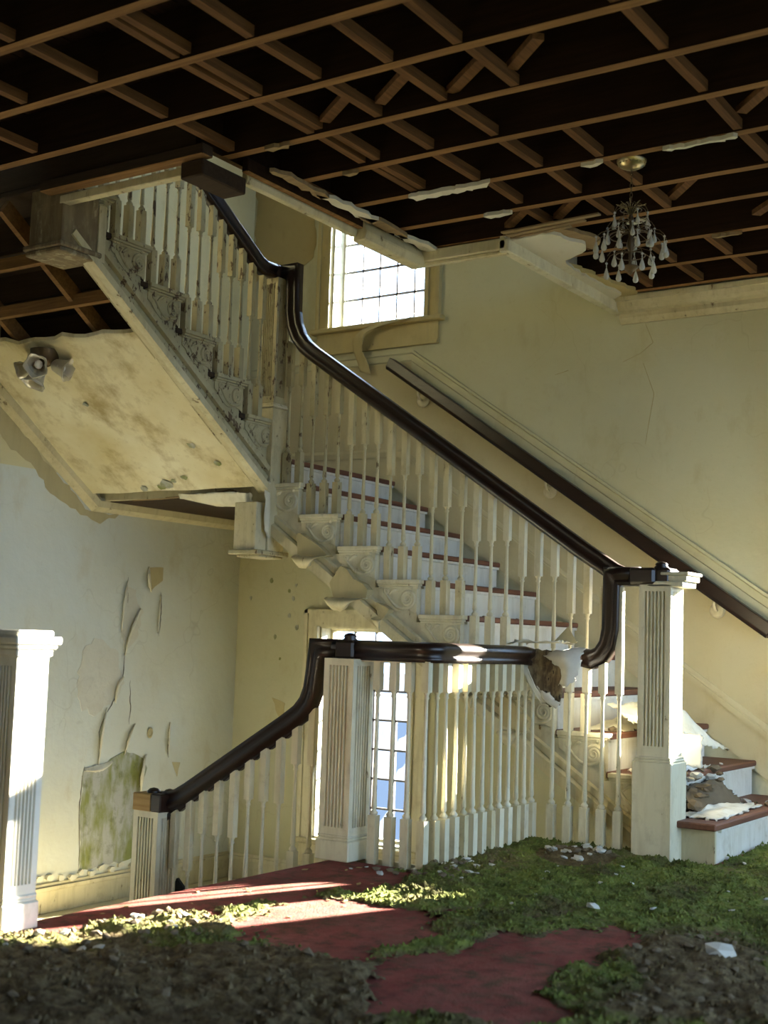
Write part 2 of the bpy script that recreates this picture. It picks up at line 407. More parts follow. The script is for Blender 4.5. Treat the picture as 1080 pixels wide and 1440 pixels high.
wbm = wall_with_holes('y', YW, YW+0.26, XL-0.26, XW+0.26, -3.2, ZL-0.1, []); wbm.box((XL-0.26, YW, ZL-0.1), (4.1, YW+0.26, ZTOP)); wbm.box((4.1, YW, ZL-0.1), (XW+0.26, YW+0.26, ZTOP))
wall_back = struct(wbm.build('wall_back', M['wallpale'], fix=False), 'pale peeling plaster wall at the back of the stairwell', 'wall')
wall_back.data.materials.append(M['wallupper'])
for p_ in list(wall_back.data.polygons)[12:]: p_.material_index = 1  # upper part takes the yellow-lit tint
FW = [(4.85, 6.95, 0.15, 2.88), (2.5, 4.6, 0.15, 2.88), (0.6, 2.2, 0.15, 2.88), (3.6, 6.6, 3.7, 5.4)]
wall_front = struct(wall_with_holes('y', YF-0.26, YF, XL-0.26, XW+0.26, -3.2, ZTOP, FW).build('wall_front', M['walldim'], fix=False), 'plaster wall of tall windows beside the viewer', 'wall')
LW = []
wall_left = struct(wall_with_holes('x', XL-0.26, XL, YF, YW, -3.2, ZTOP, LW).build('wall_left', M['walldim'], fix=False), 'plaster wall with windows behind the viewer', 'wall')
for i, (a, b, c, d) in enumerate(FW):
    portal('daylight_front_%d' % i, ((a+b)/2, YF+0.01, (c+d)/2), (math.radians(90), 0, 0), b-a, d-c)
for i, (a, b, c, d) in enumerate(LW):
    portal('daylight_left_%d' % i, (XL+0.01, (a+b)/2, (c+d)/2), (math.radians(90), 0, math.radians(-90)), b-a, d-c)
for i, (a, b, c, d) in enumerate((W1, W2, W3)):
    portal('daylight_right_%d' % i, (XW-0.03, (a+b)/2, (c+d)/2), (math.radians(90), 0, math.radians(90)), b-a, d-c)

# floors
fl = MB(); T = 0.24
for a, b in (((XL, YF), (4.70, YE)), ((4.70, YF), (5.73, YB+0.03)), ((5.73, YF), (XW, 2.03))):
    fl.box((a[0], a[1], -T), (b[0], b[1], 0))
floor = struct(fl.build('floor', M['carpet'], fix=False), 'worn red carpeted upper hall floor with moss on it', 'floor')
lo = MB(); lo.box((XL, YE+3*RUN, ZLOW-0.2), (XW, YW, ZLOW)); lo.box((XL, YF, -3.2), (XW, YW, -3.0))
struct(lo.build('floor_lower', M['dado'], fix=False), 'lower half landing floor under the stairs', 'floor')
nose = MB(); nose.tube([(XL, YE, -0.022), (4.69, YE, -0.022)], 0.022, 8)
nose.build('carpet_nosing', M['carpet'], floor)

# ceiling: boards, joists, cross pieces, plaster remnants, opening trims
HX0, HX1, HY1, HY2 = 4.03, 5.745, 3.14, 3.70     # stairwell opening in the ceiling
def ylimit(x): return YW if x < HX0 else (HY2 if x < HX1 else HY1)
cm = MB()
cm.box((XL, YF, ZC+0.235), (HX0, YW, ZC+0.27)); cm.box((HX0, YF, ZC+0.235), (HX1, HY2, ZC+0.27)); cm.box((HX1, YF, ZC+0.235), (XW, HY1, ZC+0.27))
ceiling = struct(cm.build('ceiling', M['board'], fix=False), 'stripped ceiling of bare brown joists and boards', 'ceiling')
rt = MB(); rt.box((XL-0.26, YF-0.26, ZTOP), (XW+0.26, YW+0.26, ZTOP+0.1))
struct(rt.build('ceiling_upper', M['ceilplaster'], fix=False), 'top ceiling over the stairwell', 'ceiling')
y = YF
while y < YW-0.02:
    y2 = min(y+0.142, YW); x1 = XW if y2 <= HY1 else (HX1 if y2 <= HY2 else HX0)
    zj = ZC+0.205+random.uniform(0, 0.004)
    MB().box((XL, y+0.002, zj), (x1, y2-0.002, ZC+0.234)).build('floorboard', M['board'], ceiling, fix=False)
    y = y2+0.003
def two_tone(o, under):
    # dark sides, paler undersides, picked by face normal
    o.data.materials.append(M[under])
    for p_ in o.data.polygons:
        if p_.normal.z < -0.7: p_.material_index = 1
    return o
JX = [6.977-0.4012*i for i in range(26)]
for x in JX:
    if abs(x-HX1) < 0.06: x = HX1-0.03
    mb = MB(); n = 14; y1 = ylimit(x)-0.005
    pts = [(x+0.004*n3(x*3, i*0.9), YF+(y1-YF)*i/n, ZC+0.10+0.006*n3(i*0.7, x)) for i in range(n+1)]
    mb.sweep([(-0.024, -0.1), (0.024, -0.1), (0.024, 0.1), (-0.024, 0.1)], pts)
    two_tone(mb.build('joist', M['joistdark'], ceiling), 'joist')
rows = [(-0.9, 1), (0.4, 1), (1.10, 1), (1.66, 1), (2.25, 1), (2.55, 1), (2.86, 1), (3.15, 2), (3.64, 1), (4.02, 1), (4.42, 1), (4.95, 1), (5.5, 1)]
for yr, dbl in rows:
    for i, x in enumerate(JX[:-9]):
        xa, xb = x-0.4012+0.026, x-0.026
        if random.random() < 0.10: continue
        for dd in range(dbl):
            yy = yr+dd*0.055+random.uniform(-0.012, 0.012)
            if yy > ylimit(xb)-0.04: continue
            if xa < HX0 < xb and yy > HY2: continue
            z0 = ZC+random.uniform(0.002, 0.016)
            MB().bar((xa, yy+random.uniform(-.01, .01), z0+0.02), (xb, yy, z0+0.02), 0.036, 0.04).build('cross_strip', M['nog'], ceiling)
for (xa, ya, xb, yb) in [(3.96, 2.87, 4.13, 3.12), (3.92, 2.58, 4.09, 2.82), (3.97, 2.29, 4.14, 2.52), (3.91, 2.03, 4.07, 2.22), (5.45, 2.02, 5.68, 2.23), (5.45, 2.59, 5.68, 2.82), (5.46, 2.86, 5.69, 3.10), (4.64, 1.40, 4.86, 1.62), (5.84, 1.70, 6.08, 1.95)]:
    MB().bar((xa, ya, ZC+0.05), (xb, yb, ZC+0.045), 0.045, 0.025).build('diagonal_brace', M['nog'], ceiling, fix=False)
# opening trims
fas = MB()
fas.box((HX0-0.02, HY2-0.012, ZC-0.0), (HX1, HY2+0.018, ZC+0.27))
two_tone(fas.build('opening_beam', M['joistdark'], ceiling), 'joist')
tr = MB()
tr.sweep([(-0.045, -0.05), (0.03, -0.05), (0.045, -0.01), (0.02, 0.05), (-0.045, 0.05)], [(5.16, HY2-0.05, ZC-0.05), (HX1-0.03, HY2-0.05, ZC-0.05)])
tr.build('opening_trim', M['paint_worn'], ceiling, 0.006)
tr = MB(); tr.sweep([(-0.02, -0.028), (0.012, -0.028), (0.018, 0.0), (0.012, 0.03), (-0.02, 0.03)], [(4.30, HY2-0.02, ZC-0.05), (5.155, HY2-0.02, ZC-0.05)]); tr.build('opening_trim', M['paint_worn'], ceiling, 0.004)
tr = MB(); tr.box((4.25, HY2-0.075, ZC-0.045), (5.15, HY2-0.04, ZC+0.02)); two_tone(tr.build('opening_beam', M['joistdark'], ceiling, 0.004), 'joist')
tr = MB(); tr.box((HX1-0.05, HY1-0.02, ZC-0.07), (HX1+0.02, HY2-0.0, ZC-0.01)); tr.box((HX1-0.03, HY1-0.02, ZC-0.09), (HX1, HY2, ZC-0.07))
tr.build('opening_trim', M['paint_worn'], ceiling, 0.004)
tr = MB(); tr.box((HX1-0.05, HY1-0.04, ZC-0.085), (XW, HY1+0.015, ZC-0.02)); tr.box((HX1-0.05, HY1-0.015, ZC-0.02), (XW, HY1+0.015, ZC+0.26))
tr.build('opening_trim', M['paint'], ceiling, 0.004)
tr = MB(); tr.box((HX0, HY2, ZC-0.02), (HX0+0.05, YN+0.1, ZC+0.27)); tr.build('opening_beam', M['darkbeam'], ceiling, 0.004)
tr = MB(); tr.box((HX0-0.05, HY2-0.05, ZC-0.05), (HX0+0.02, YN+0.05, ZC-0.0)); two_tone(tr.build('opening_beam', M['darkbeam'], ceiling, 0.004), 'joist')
tr = MB(); tr.box((HX0+0.03, HY2+0.14, ZC-0.09), (HX0+0.075, YN, ZC-0.05)); tr.build('opening_trim', M['paint_worn'], ceiling, 0.004)
tr = MB(); tr.box((HX0-0.02, HY2-0.03, ZC-0.13), (HX0+0.27, HY2+0.10, ZC-0.055)); tr.build('opening_beam', M['darkbeam'], ceiling, 0.006)
# cornice along the stair wall
prof = [(0, 0), (0, -0.03), (0.02, -0.03), (0.03, -0.06), (0.05, -0.08), (0.085, -0.09), (0.085, -0.115), (0.11, -0.145), (0.13, -0.145), (0.13, 0)]
cr = MB(); vs_ = []
poly = [(XW-0.13+u, ZC+0.0+w) for u, w in prof]
cr.prism([(a, b) for a, b in poly], 'y', YF, HY1-0.03)
cr.build('cornice', M['paint_worn'], ceiling, 0)
# plaster still hanging on
def ceil_patch(poly, seed, z=ZC-0.022, th=0.018, mat='ceilplaster', name='plaster_remnant'):
    mb = MB(); mb.prism(ragged(poly, 0.014, 0.05, seed), 'z', z, z+th); return mb.build(name, M[mat], ceiling)
ceil_patch([(5.72, 3.13), (5.72, 2.88), (5.98, 2.80), (6.10, 2.88), (6.18, 3.02), (6.30, 3.05), (6.60, 3.04), (6.95, 3.02), (7.03, 3.13)], 1)
ceil_patch([(5.74, 2.92), (5.74, 2.80), (6.0, 2.72), (6.12, 2.84), (5.98, 2.86)], 2, ZC-0.004, 0.02, 'lath')
ceil_patch([(6.3, 3.06), (6.62, 3.0), (6.98, 2.94), (7.06, 2.98), (7.02, 3.06), (6.6, 3.08)], 3, ZC-0.006, 0.02, 'ochre')
for k, (xa, ya, yb, w, mt) in enumerate([(4.965, 3.23, 2.80, 0.05, 'ceilplaster'), (5.365, 3.05, 2.90, 0.04, 'ceilplaster'), (4.965, 1.98, 1.66, 0.022, 'ceilplaster'), (4.16, 3.44, 3.32, 0.03, 'lath'), (4.565, 3.32, 3.24, 0.025, 'lath'), (5.77, 2.5, 2.38, 0.02, 'ceilplaster'), (6.17, 2.2, 2.05, 0.02, 'lath'), (4.97, 2.35, 2.26, 0.025, 'ceilplaster')]):
    mb = MB(); mb.prism(ragged([(xa-w/2, ya), (xa+w/2, ya-0.02), (xa+w/2, yb+0.03), (xa-w/2, yb)], 0.010, 0.022, 10+k), 'z', ZC-0.020, ZC-0.002); mb.build('plaster_remnant', M[mt], ceiling)
# torn plaster edge left along the opening
for k, (xa, xb) in enumerate(((4.35, 4.75), (4.70, 5.15), (5.05, 5.45), (5.38, 5.70))):
    ceil_patch([(xa, HY2-0.11), (xb, HY2-0.11), (xb, HY2-0.15-0.02*(k % 2)), (xa+0.1, HY2-0.17), (xa, HY2-0.13)], 30+k, ZC-0.022, 0.018, 'ceilplaster' if k % 2 else 'lath')
# laths hanging loose near the opening
for k in range(3):
    MB().bar((HX1-0.06-0.05*k, 2.75-0.1*k, ZC-0.012), (HX1-0.02-0.05*k, 3.1, ZC-0.012), 0.03, 0.008).build('lath', M['lath'], ceiling, fix=False)

# ----------------------------------------------------------------- windows
def window(name, W, label, cols, rws, broken, case=0.115, apron=0.15, head=True, glazed=True):
    a, b, c, d = W; root = empty_struct(name, label, 'window', (XW, (a+b)/2, c))
    mb = MB(); x0 = XW-0.022
    for (y0, y1, z0, z1) in ((a-case, a, c-0.0, d+case), (b, b+case, c-0.0, d+case), (a, b, d, d+case)):
        mb.box((x0, y0, z0), (XW, y1, z1)); 
    for (y0, y1, z0, z1) in ((a-case, a-case+0.028, c, d+case), (b+case-0.028, b+case, c, d+case), (a-case, b+case, d+case-0.028, d+case), (a-0.03, a, c, d), (b, b+0.03, c, d)):
        mb.box((x0-0.014, y0, z0), (x0, y1, z1))
    mb.build('casing', M['casing_ochre'] if name == 'window_2' else M['paint'], root, 0)
    mb = MB()
    for y0, y1 in ((a, a+0.012), (b-0.012, b)): mb.box((XW, y0, c), (XW+0.16, y1, d))
    mb.box((XW, a, d-0.012), (XW+0.16, b, d)); mb.box((XW, a, c), (XW+0.16, b, c+0.012)); mb.build('jamb', M['paint'], root)
    mb = MB(); mb.box((XW-0.06, a-case-0.03, c-0.035), (XW+0.02, b+case+0.03, c)); mb.build('sill', M['casing_ochre'] if name == 'window_2' else M['paint_worn'], root, 0.006)
    mb = MB(); mb.box((XW-0.02, a-case+0.01, c-0.035-apron), (XW, b+case-0.01, c-0.035)); mb.box((XW-0.032, a-case+0.01, c-0.035-apron), (XW-0.02, b+case-0.01, c-0.015-apron)); mb.build('apron', M['casing_ochre'] if name == 'window_2' else M['paint_worn'], root)
    if not glazed: return root
    xg = XW+0.13
    mb = MB(); fr = 0.03
    for (y0, y1, z0, z1) in ((a, a+fr, c, d), (b-fr, b, c, d), (a+fr, b-fr, c, c+fr), (a+fr, b-fr, d-fr, d)): mb.box((xg-0.02, y0, z0), (xg+0.02, y1, z1))
    mb.build('sash', M['paint'], root)
    ya, yb, za, zb = a+fr, b-fr, c+fr, d-fr; pw, ph = (yb-ya)/cols, (zb-za)/rws
    for i in range(1, cols): MB().cbox((xg, ya+i*pw, (za+zb)/2), (0.02, 0.013, zb-za)).build('muntin', M['steel'], root)
    for j in range(1, rws): MB().cbox((xg, (ya+yb)/2, za+j*ph), (0.02, yb-ya, 0.013)).build('muntin', M['steel'], root)
    rng = random.Random(len(name)+rws)
    for i in range(cols):
        for j in range(rws):
            y0, y1, z0, z1 = ya+i*pw+0.004, ya+(i+1)*pw-0.004, za+j*ph+0.004, za+(j+1)*ph-0.004
            if (i, j) in broken:
                if broken[(i, j)] == 0: continue
                cx_ = y0+(y1-y0)*rng.uniform(.35, .65); cz = z0+(z1-z0)*rng.uniform(.35, .65)
                poly = [(y0, z0), (y1, z0), (y1-(y1-y0)*.15, cz), (cx_, cz+0.02), (y0+(y1-y0)*.2, z1), (y0, z1)]
            else: poly = [(y0, z0), (y1, z0), (y1, z1), (y0, z1)]
            MB().prism(poly, 'x', xg-0.0015, xg+0.0015).build('pane', M['glass'], root)
    return root
window('window_1', W1, 'tall broken steel window low in the stair wall behind the railing', 4, 7, {(0, 0): 0, (0, 1): 0, (0, 2): 1, (1, 0): 1, (1, 1): 0, (2, 0): 0, (0, 3): 1, (3, 0): 0, (2, 1): 0})
window('window_2', W2, 'bright upper window over the half landing with cream casing', 5, 8, {(0, 0): 1, (4, 5): 1})
window('window_3', W3, 'open window at the foot of the rising stairs', 1, 1, {}, case=0.06, apron=0.05, glazed=False)
# ribbed frosted strip along the upper window's left side
mb = MB(); mb.box((XW+0.10, 5.10, 3.10), (XW+0.105, 5.26, 4.70)); mb.build('frosted_strip', M['glass'], bpy.data.objects['window_2'])

# exterior ground
g = MB(); g.box((-150, -150, -3.6), (150, 150, -3.5)); struct(g.build('ground_outside', M['ground'], fix=False), 'pale ground outside the windows', 'ground')

# ----------------------------------------------------------------- wall trims: dado, chair rail, baseboards
NL = lambda y: RISE*(y-Y0)/RUN           # nosing line of the rising flight
dd = MB()
CRZ = lambda y: min(2.80, 2.80-0.675*(4.60-y)) if y < 4.60 else 2.80
dd.prism([(2.165, NL(2.165)+0.10), (4.70, ZL+0.10), (YW, ZL+0.10), (YW, 2.80), (4.60, 2.80), (2.165, 2.80-0.675*2.435)], 'x', XW-0.006, XW)
struct(dd.build('trim_1', M['dado']), 'tan painted dado along the stair wall', 'trim')
t = MB(); P_ = [(0, -0.02), (0.012, -0.02), (0.016, 0.02), (0.028, 0.028), (0.028, 0.042), (0, 0.042)]
pth = [(XW, 2.165, 2.80-0.675*2.435+0.03), (XW, 4.60, 2.83), (XW, YW, 2.83)]
t.sweep([(u*-1, w) for u, w in P_], pth, side=(1, 0, 0))
struct(t.build('trim_2', M['wall']), 'cream chair rail climbing the stair wall', 'trim')
t = MB(); t.prism([(2.165, 2.80-0.675*2.435-0.16), (4.60, 2.64), (4.60, 2.80), (2.165, 2.80-0.675*2.435)], 'x', XW-0.014, XW-0.006)
struct(t.build('trim_3', M['wall']), 'pale sloping band behind the wall handrail', 'trim')
b_ = MB(); b_.sweep([(-0.022, -0.22), (0.0, -0.22), (0.0, 0.02), (-0.012, 0.02), (-0.022, 0.0)], [(XW, 1.95, NL(1.95)+0.20), (XW, 4.66, NL(4.66)+0.22), (XW, YW, ZL+0.22)], side=(1, 0, 0))
b_.sweep([(-0.032, -0.04), (-0.02, -0.04), (-0.02, -0.01), (-0.032, -0.01)], [(XW, 1.95, NL(1.95)+0.20), (XW, 4.66, NL(4.66)+0.22), (XW, YW, ZL+0.22)], side=(1, 0, 0))
struct(b_.build('baseboard_right', M['dado']), 'sloping skirting board beside the treads', 'baseboard')
def base_run(name, label, p0, p1, out, mat='paint_worn'):
    mb = MB(); p0, p1 = Vector(p0), Vector(p1); o = Vector(out)
    for z0, z1, th in ((0, 0.13, 0.02), (0.13, 0.155, 0.03), (0.155, 0.175, 0.016)):
        a, b = p0+Vector((0, 0, z0)), p1+o*th+Vector((0, 0, z1)); mb.box(a, b)
    return struct(mb.build(name, M[mat], None, 0.003), label, 'baseboard')
base_run('baseboard_back', 'white skirting board under the peeling back wall', (XL, YW, ZLOW), (XW, YW, ZLOW), (0, -1, 0))
base_run('baseboard_landing', 'skirting board below the lower window', (XW, YE+3*RUN, ZLOW), (XW, YW-0.03, ZLOW), (-1, 0, 0), 'paint')
base_run('baseboard_upper', 'skirting board along the half landing', (5.8, YW, ZL), (XW-0.03, YW, ZL), (0, -1, 0), 'paint_worn')

# ================================================================= STAIRS
def scroll_mesh(flip=1):
    """Carved volute with an S stem and a leaf, in local (u, w) with depth d; u runs from the nose inwards."""
    mb = MB()
    def rel(pts, r): mb.tube([(0.0, u*flip, w) for u, w in pts], [q*1.6 for q in r] if isinstance(r, list) else r*1.6, 6)
    c = (0.082, -0.100)
    sp = [(c[0]+(0.006+0.038*t)*math.cos(5.2*math.pi*t/1.0+0.4), c[1]+(0.006+0.038*t)*math.sin(5.2*math.pi*t+0.4)) for t in [i/34 for i in range(35)]]
    end = sp[-1]
    stem = [(end[0]+(0.235-end[0])*t, end[1]+(-0.052-end[1])*t-0.05*math.sin(math.pi*t)) for t in [i/14 for i in range(1, 15)]]
    rel(sp+stem, [0.004+0.003*math.sin(math.pi*i/48) for i in range(49)])
    c2 = (0.222, -0.060)
    rel([(c2[0]+(0.004+0.014*t)*math.cos(-4*math.pi*t+2.4), c2[1]+(0.004+0.014*t)*math.sin(-4*math.pi*t+2.4)) for t in [i/20 for i in range(21)]], 0.0035)
    rel([(0.05+0.03*t, -0.028-0.012*math.sin(math.pi*t)) for t in [i/6 for i in range(7)]], [0.002, 0.005, 0.007, 0.008, 0.006, 0.004, 0.002])
    rel([(0.15+0.05*t, -0.05-0.03*t*t) for t in [i/6 for i in range(7)]], [0.002, 0.005, 0.007, 0.006, 0.005, 0.003, 0.002])
    rel([(0.115-0.03*t, -0.118+0.02*t) for t in [i/5 for i in range(6)]], [0.002, 0.005, 0.006, 0.005, 0.003, 0.002])
    return mb
def panel_poly():
    # bracket face below the cap: (u from the nose inwards, w downwards)
    pl = [(0.028, -0.045), (0.028, -0.172), (0.036, -0.176)]
    for i in range(1, 9):
        t = i/8; pl.append((0.036+0.19*t, -0.176+0.012*math.sin(2.2*math.pi*t)+0.05*t*t))
    pl += [(0.240, -0.100), (0.268, -0.085), (0.268, -0.045)]; return pl
def cap_boxes(): return ((0.0, 0.271, -0.022, 0.0, 0.030), (0.010, 0.270, -0.034, -0.022, 0.022), (0.018, 0.269, -0.046, -0.034, 0.012))
cap_a, cap_b = MB(), MB()
for u0, u1, w0, w1, d in cap_boxes():
    cap_a.box((-d, u0, w0), (0.02, u1, w1)); cap_b.box((-u1, -d, w0), (-u0, 0.02, w1))
cap_me_a = cap_a.mesh('bracket_cap', M['paint'], 0.003)
cap_me_b = cap_b.mesh('bracket_cap', M['paint_rot'], 0.003)
pa = MB(); pa.prism(panel_poly(), 'x', -0.006, 0.0); panel_me_a = pa.mesh('bracket', M['paint'], 0.0015)
pb = MB(); pb.prism([(-u, w) for u, w in panel_poly()], 'y', -0.006, 0.0); panel_me_b = pb.mesh('bracket', M['paint_rot'], 0.0015)
sc_a = scroll_mesh(); scroll_me_a = sc_a.mesh('scroll', M['paint'])
sc_b = scroll_mesh(); sc_b.v = [(-y, x, z) for x, y, z in sc_b.v]; scroll_me_b = sc_b.mesh('scroll', M['paint_rot'])

# --- rising flight
st1 = thing('stair_flight', 'rising stair flight with red-brown treads, white risers and scrolled tread ends', 'staircase', (6.45, 2.2, 0))
XSTR = XS+0.031
for k in range(1, 12):
    yn = Y0+k*RUN; z = k*RISE
    if k < 11:
        mb = MB(); mb.box((XSTR+0.021 if k > 1 else XS-0.03, yn+0.004, z-0.03), (XW-0.024, yn+RUN+0.05, z)); mb.build('tread', M['tread'], st1, 0.006)
    mb = MB(); mb.box((XSTR+0.041 if k > 1 else XS+0.05, yn+0.03, z-RISE), (XW-0.024, yn+0.05, z-0.03)); mb.box((XSTR+0.041, yn+0.014, z-0.045), (XW-0.024, yn+0.03, z-0.03)); mb.build('riser', M['riser'], st1)
    if k >= 2:
        br = link('bracket', panel_me_a, st1, (XSTR, yn, z)); link('bracket_cap', cap_me_a, br, (XSTR, yn, z)); link('scroll', scroll_me_a, br, (XSTR-0.007, yn, z))
mb = MB(); mb.box((XS+0.03, Y0+RUN+0.03, 0), (XS+0.05, 2.03+0.27, RISE-0.03)); mb.build('step_side', M['paint_worn'], st1)
# landing
mb = MB(); mb.box((XSTR, Y0+11*RUN+0.004, ZL-0.03), (XW, YW, ZL)); mb.build('landing_boards', M['tread'], st1, 0.004)
mb = MB(); mb.box((XSTR+0.02, Y0+11*RUN+0.05, ZL-0.24), (XW, YW, ZL-0.22)); mb.build('landing_soffit', M['darkbeam'], st1)
# cut string
poly = [(Y0+RUN+0.07, 0.0), (Y0+RUN+0.07, RISE-0.04)]
for k in range(2, 12): poly += [(Y0+k*RUN+0.03, (k-1)*RISE-0.04), (Y0+k*RUN+0.03, k*RISE-0.04)]
yt = Y0+11*RUN+0.03
poly += [(yt+0.1, ZL-0.04), (yt+0.1, NL(yt+0.1)-0.40)]
lowy = Y0+0.40/SL
poly += [(lowy, 0.0)]
mb = MB(); mb.prism(poly, 'x', XSTR+0.002, XSTR+0.04); mb.build('string_board', M['paint'], st1)
for off, w, h in ((-0.325, 0.035, 0.03), (-0.39, 0.06, 0.055)):
    mb = MB(); mb.sweep([(-w/2, -h/2), (w/2, -h/2), (w/2, h/2), (0, h/2+0.008), (-w/2, h/2)], [(XSTR-w/2+0.01, lowy-0.1, NL(lowy-0.1)+off), (XSTR-w/2+0.01, yt-0.02, NL(yt-0.02)+off)], side=(1, 0, 0)); mb.build('string_moulding', M['paint_worn'], st1)
mb = MB(); mb.add([(XSTR+0.03, lowy, NL(lowy)-0.36), (XW, lowy, NL(lowy)-0.36), (XW, yt+0.1, NL(yt+0.1)-0.36), (XSTR+0.03, yt+0.1, NL(yt+0.1)-0.36)], [(0, 3, 2, 1)])
mb.add([(p[0], p[1], p[2]+0.02) for p in mb.v], [(0, 1, 2, 3)]); mb.build('soffit', M['soffit'], st1)
# peeled skins on the string: exposed tan patches with the paint curling off below
bare = [[(4.418, 1.523), (4.401, 1.53), (4.307, 1.481), (4.238, 1.433), (4.196, 1.40), (4.303, 1.394), (4.404, 1.408)],
        [(4.112, 1.346), (4.071, 1.326), (4.021, 1.274), (3.957, 1.248), (3.924, 1.216), (3.938, 1.167), (4.145, 1.165), (4.181, 1.247)],
        [(3.867, 1.152), (3.781, 1.115), (3.825, 1.063), (3.857, 1.075)],
        [(3.10, 0.70), (3.03, 0.66), (2.95, 0.58), (2.98, 0.52), (3.09, 0.55)], [(3.30, 0.80), (3.25, 0.76), (3.22, 0.69), (3.29, 0.71)]]
for k, out in enumerate(bare):
    mb = MB(); mb.prism(ragged(out, 0.003, 0.03, 40+k), 'x', XSTR-0.052, XSTR+0.004); mb.build('bare_patch', M['bareplaster'], st1)
    ys_ = [q[0] for q in out]; zb = min(q[1] for q in out); ya, yb = max(ys_), min(ys_); w = ya-yb; x0_ = XSTR-0.05
    ctrl = [[(x0_, ya+0.01, zb+0.012), (x0_-0.004, (ya+yb)/2, zb+0.004), (x0_, yb-0.002, zb+0.006)],
            [(x0_-0.03, ya+0.01, zb-0.004), (x0_-0.05, (ya+yb)/2, zb-0.010), (x0_-0.045, yb+0.01, zb+0.000)],
            [(x0_-0.035, ya-0.02, zb-0.034), (x0_-0.055, (ya+yb)/2-0.01, zb-0.038), (x0_-0.05, yb+0.3*w, zb-0.022)],
            [(x0_-0.012, ya-0.05*w-0.02, zb-0.060), (x0_-0.02, (ya+yb)/2+0.1*w, zb-0.066), (x0_-0.03, yb+0.42*w, zb-0.045)]]
    sheet('paint_flap', ctrl, M['paint_worn'], st1, 5, 0.003, 0.0015, 50+k)

# --- top flight
st2 = thing('stair_flight', 'topmost stair flight seen from below with flaking scrolled brackets and stained soffit', 'staircase', (4.9, 5.3, ZL))
YSTR = YN+0.031
NL2 = lambda x: ZL+RISE+SL*(XN0-x)
for k in range(1, 8):
    xn = XN0-(k-1)*RUN; z = ZL+k*RISE
    if k < 7:
        mb = MB(); mb.box((xn-RUN-0.05, YSTR-0.004, z-0.03), (xn-0.004, YW-0.001, z)); mb.build('tread', M['darkbeam'], st2, 0.005)
        br = link('bracket', panel_me_b, st2, (xn, YSTR, z)); link('bracket_cap', cap_me_b, br, (xn, YSTR, z)); link('scroll', scroll_me_b, br, (xn, YSTR-0.007, z))
    mb = MB(); mb.box((xn-0.05, YSTR, z-RISE), (xn-0.03, YW-0.001, z-0.03)); mb.build('riser', M['darkbeam'], st2)
poly = [(XN0-0.03, ZL-0.2), (XN0-0.03, ZL+RISE-0.04)]
for k in range(2, 8): poly += [(XN0-(k-1)*RUN-0.03, ZL+(k-1)*RISE-0.04), (XN0-(k-1)*RUN-0.03, ZL+k*RISE-0.04)]
xe = XN0-6*RUN-0.03
poly += [(xe, NL2(xe)-0.47), (XN0-0.03, NL2(XN0-0.03)-0.47)]
poly = poly[1:]
mb = MB(); mb.prism(poly, 'y', YSTR+0.002, YSTR+0.04); mb.build('string_board', M['paint_rot'], st2)
for off, w, h, mm in ((-0.315, 0.032, 0.024, 'paint_rot'), (-0.350, 0.056, 0.03, 'paint_rot'), (-0.415, 0.036, 0.06, 'paint_rot'), (-0.470, 0.075, 0.035, 'paint_worn')):
    mb = MB(); mb.sweep([(-w/2, -h/2), (w/2, -h/2), (w/2, h/2), (0, h/2+0.006), (-w/2, h/2)], [(xe, YSTR-w/2+0.008, NL2(xe)+off), (XN0-0.09, YSTR-w/2+0.008, NL2(XN0-0.09)+off)], side=(0, 1, 0)); mb.build('string_moulding', M[mm], st2)
# plaster soffit with a broken upper edge, stained
sof = MB(); n, mrow = 26, 18; vsf = []; xtop = 4.66
for i in range(n+1):
    for j in range(mrow+1):
        yv = YSTR+0.03+(YW-YSTR-0.03)*j/mrow
        xt = xtop+0.035*n3(j*0.8, 3.1)+0.02*n3(j*2.3, 7.7)
        x = XN0-0.12+(xt-(XN0-0.12))*i/n
        zs = NL2(x)-0.47 + (j/mrow)*0.06*(i/n)
        vsf.append((x, yv, zs+0.006*n3(x*4, yv*4)))
NN = len(vsf); fsf = []
for i in range(n):
    for j in range(mrow):
        q = (i*(mrow+1)+j, i*(mrow+1)+j+1, (i+1)*(mrow+1)+j+1, (i+1)*(mrow+1)+j); fsf.append(q)
sof.add(vsf, fsf, True); sof.add([(x, y_, z+0.02) for x, y_, z in vsf], [f[::-1] for f in fsf])
for j in range(mrow): fsf2 = (n*(mrow+1)+j, n*(mrow+1)+j+1, NN+n*(mrow+1)+j+1, NN+n*(mrow+1)+j); sof.f.append(fsf2); sof.sm.append(False)
sof.build('soffit', M['soffit'], st2, fix=False)
for xx in (4.32, 4.56):
    mb = MB(); mb.bar((xx, YSTR+0.05, NL2(xx)-0.36), (xx, YW-0.02, NL2(xx)-0.36), 0.04, 0.06); mb.build('cross_bearer', M['joist'], st2)
for yy in (5.02, 5.62):
    mb = MB(); mb.sweep([(-0.016, -0.03), (0.016, -0.03), (0.016, 0.05), (-0.016, 0.05)], [(4.08, yy, NL2(4.08)-0.32), (XN0-0.1, yy, NL2(XN0-0.1)-0.32)], side=(0, 1, 0)); mb.build('carriage_beam', M['joist'], st2)
mp_ = [(XW-0.02, YW, ZL-0.26), (5.72, YW, ZL-0.26), (4.66, YW, NL2(4.66)-0.45)]
mb = MB(); mb.sweep([(0, -0.045), (-0.05, -0.02), (-0.06, 0.02), (-0.05, 0.04), (0, 0.045)], mp_, side=(0, 1, 0)); mb.build('soffit_moulding', M['paint_worn'], st2)
mb = MB(); mb.box((XSTR-0.02, YSTR, ZL-0.235), (XSTR+0.02, YW, ZL-0.03)); mb.build('landing_fascia', M['paint_worn'], st2)
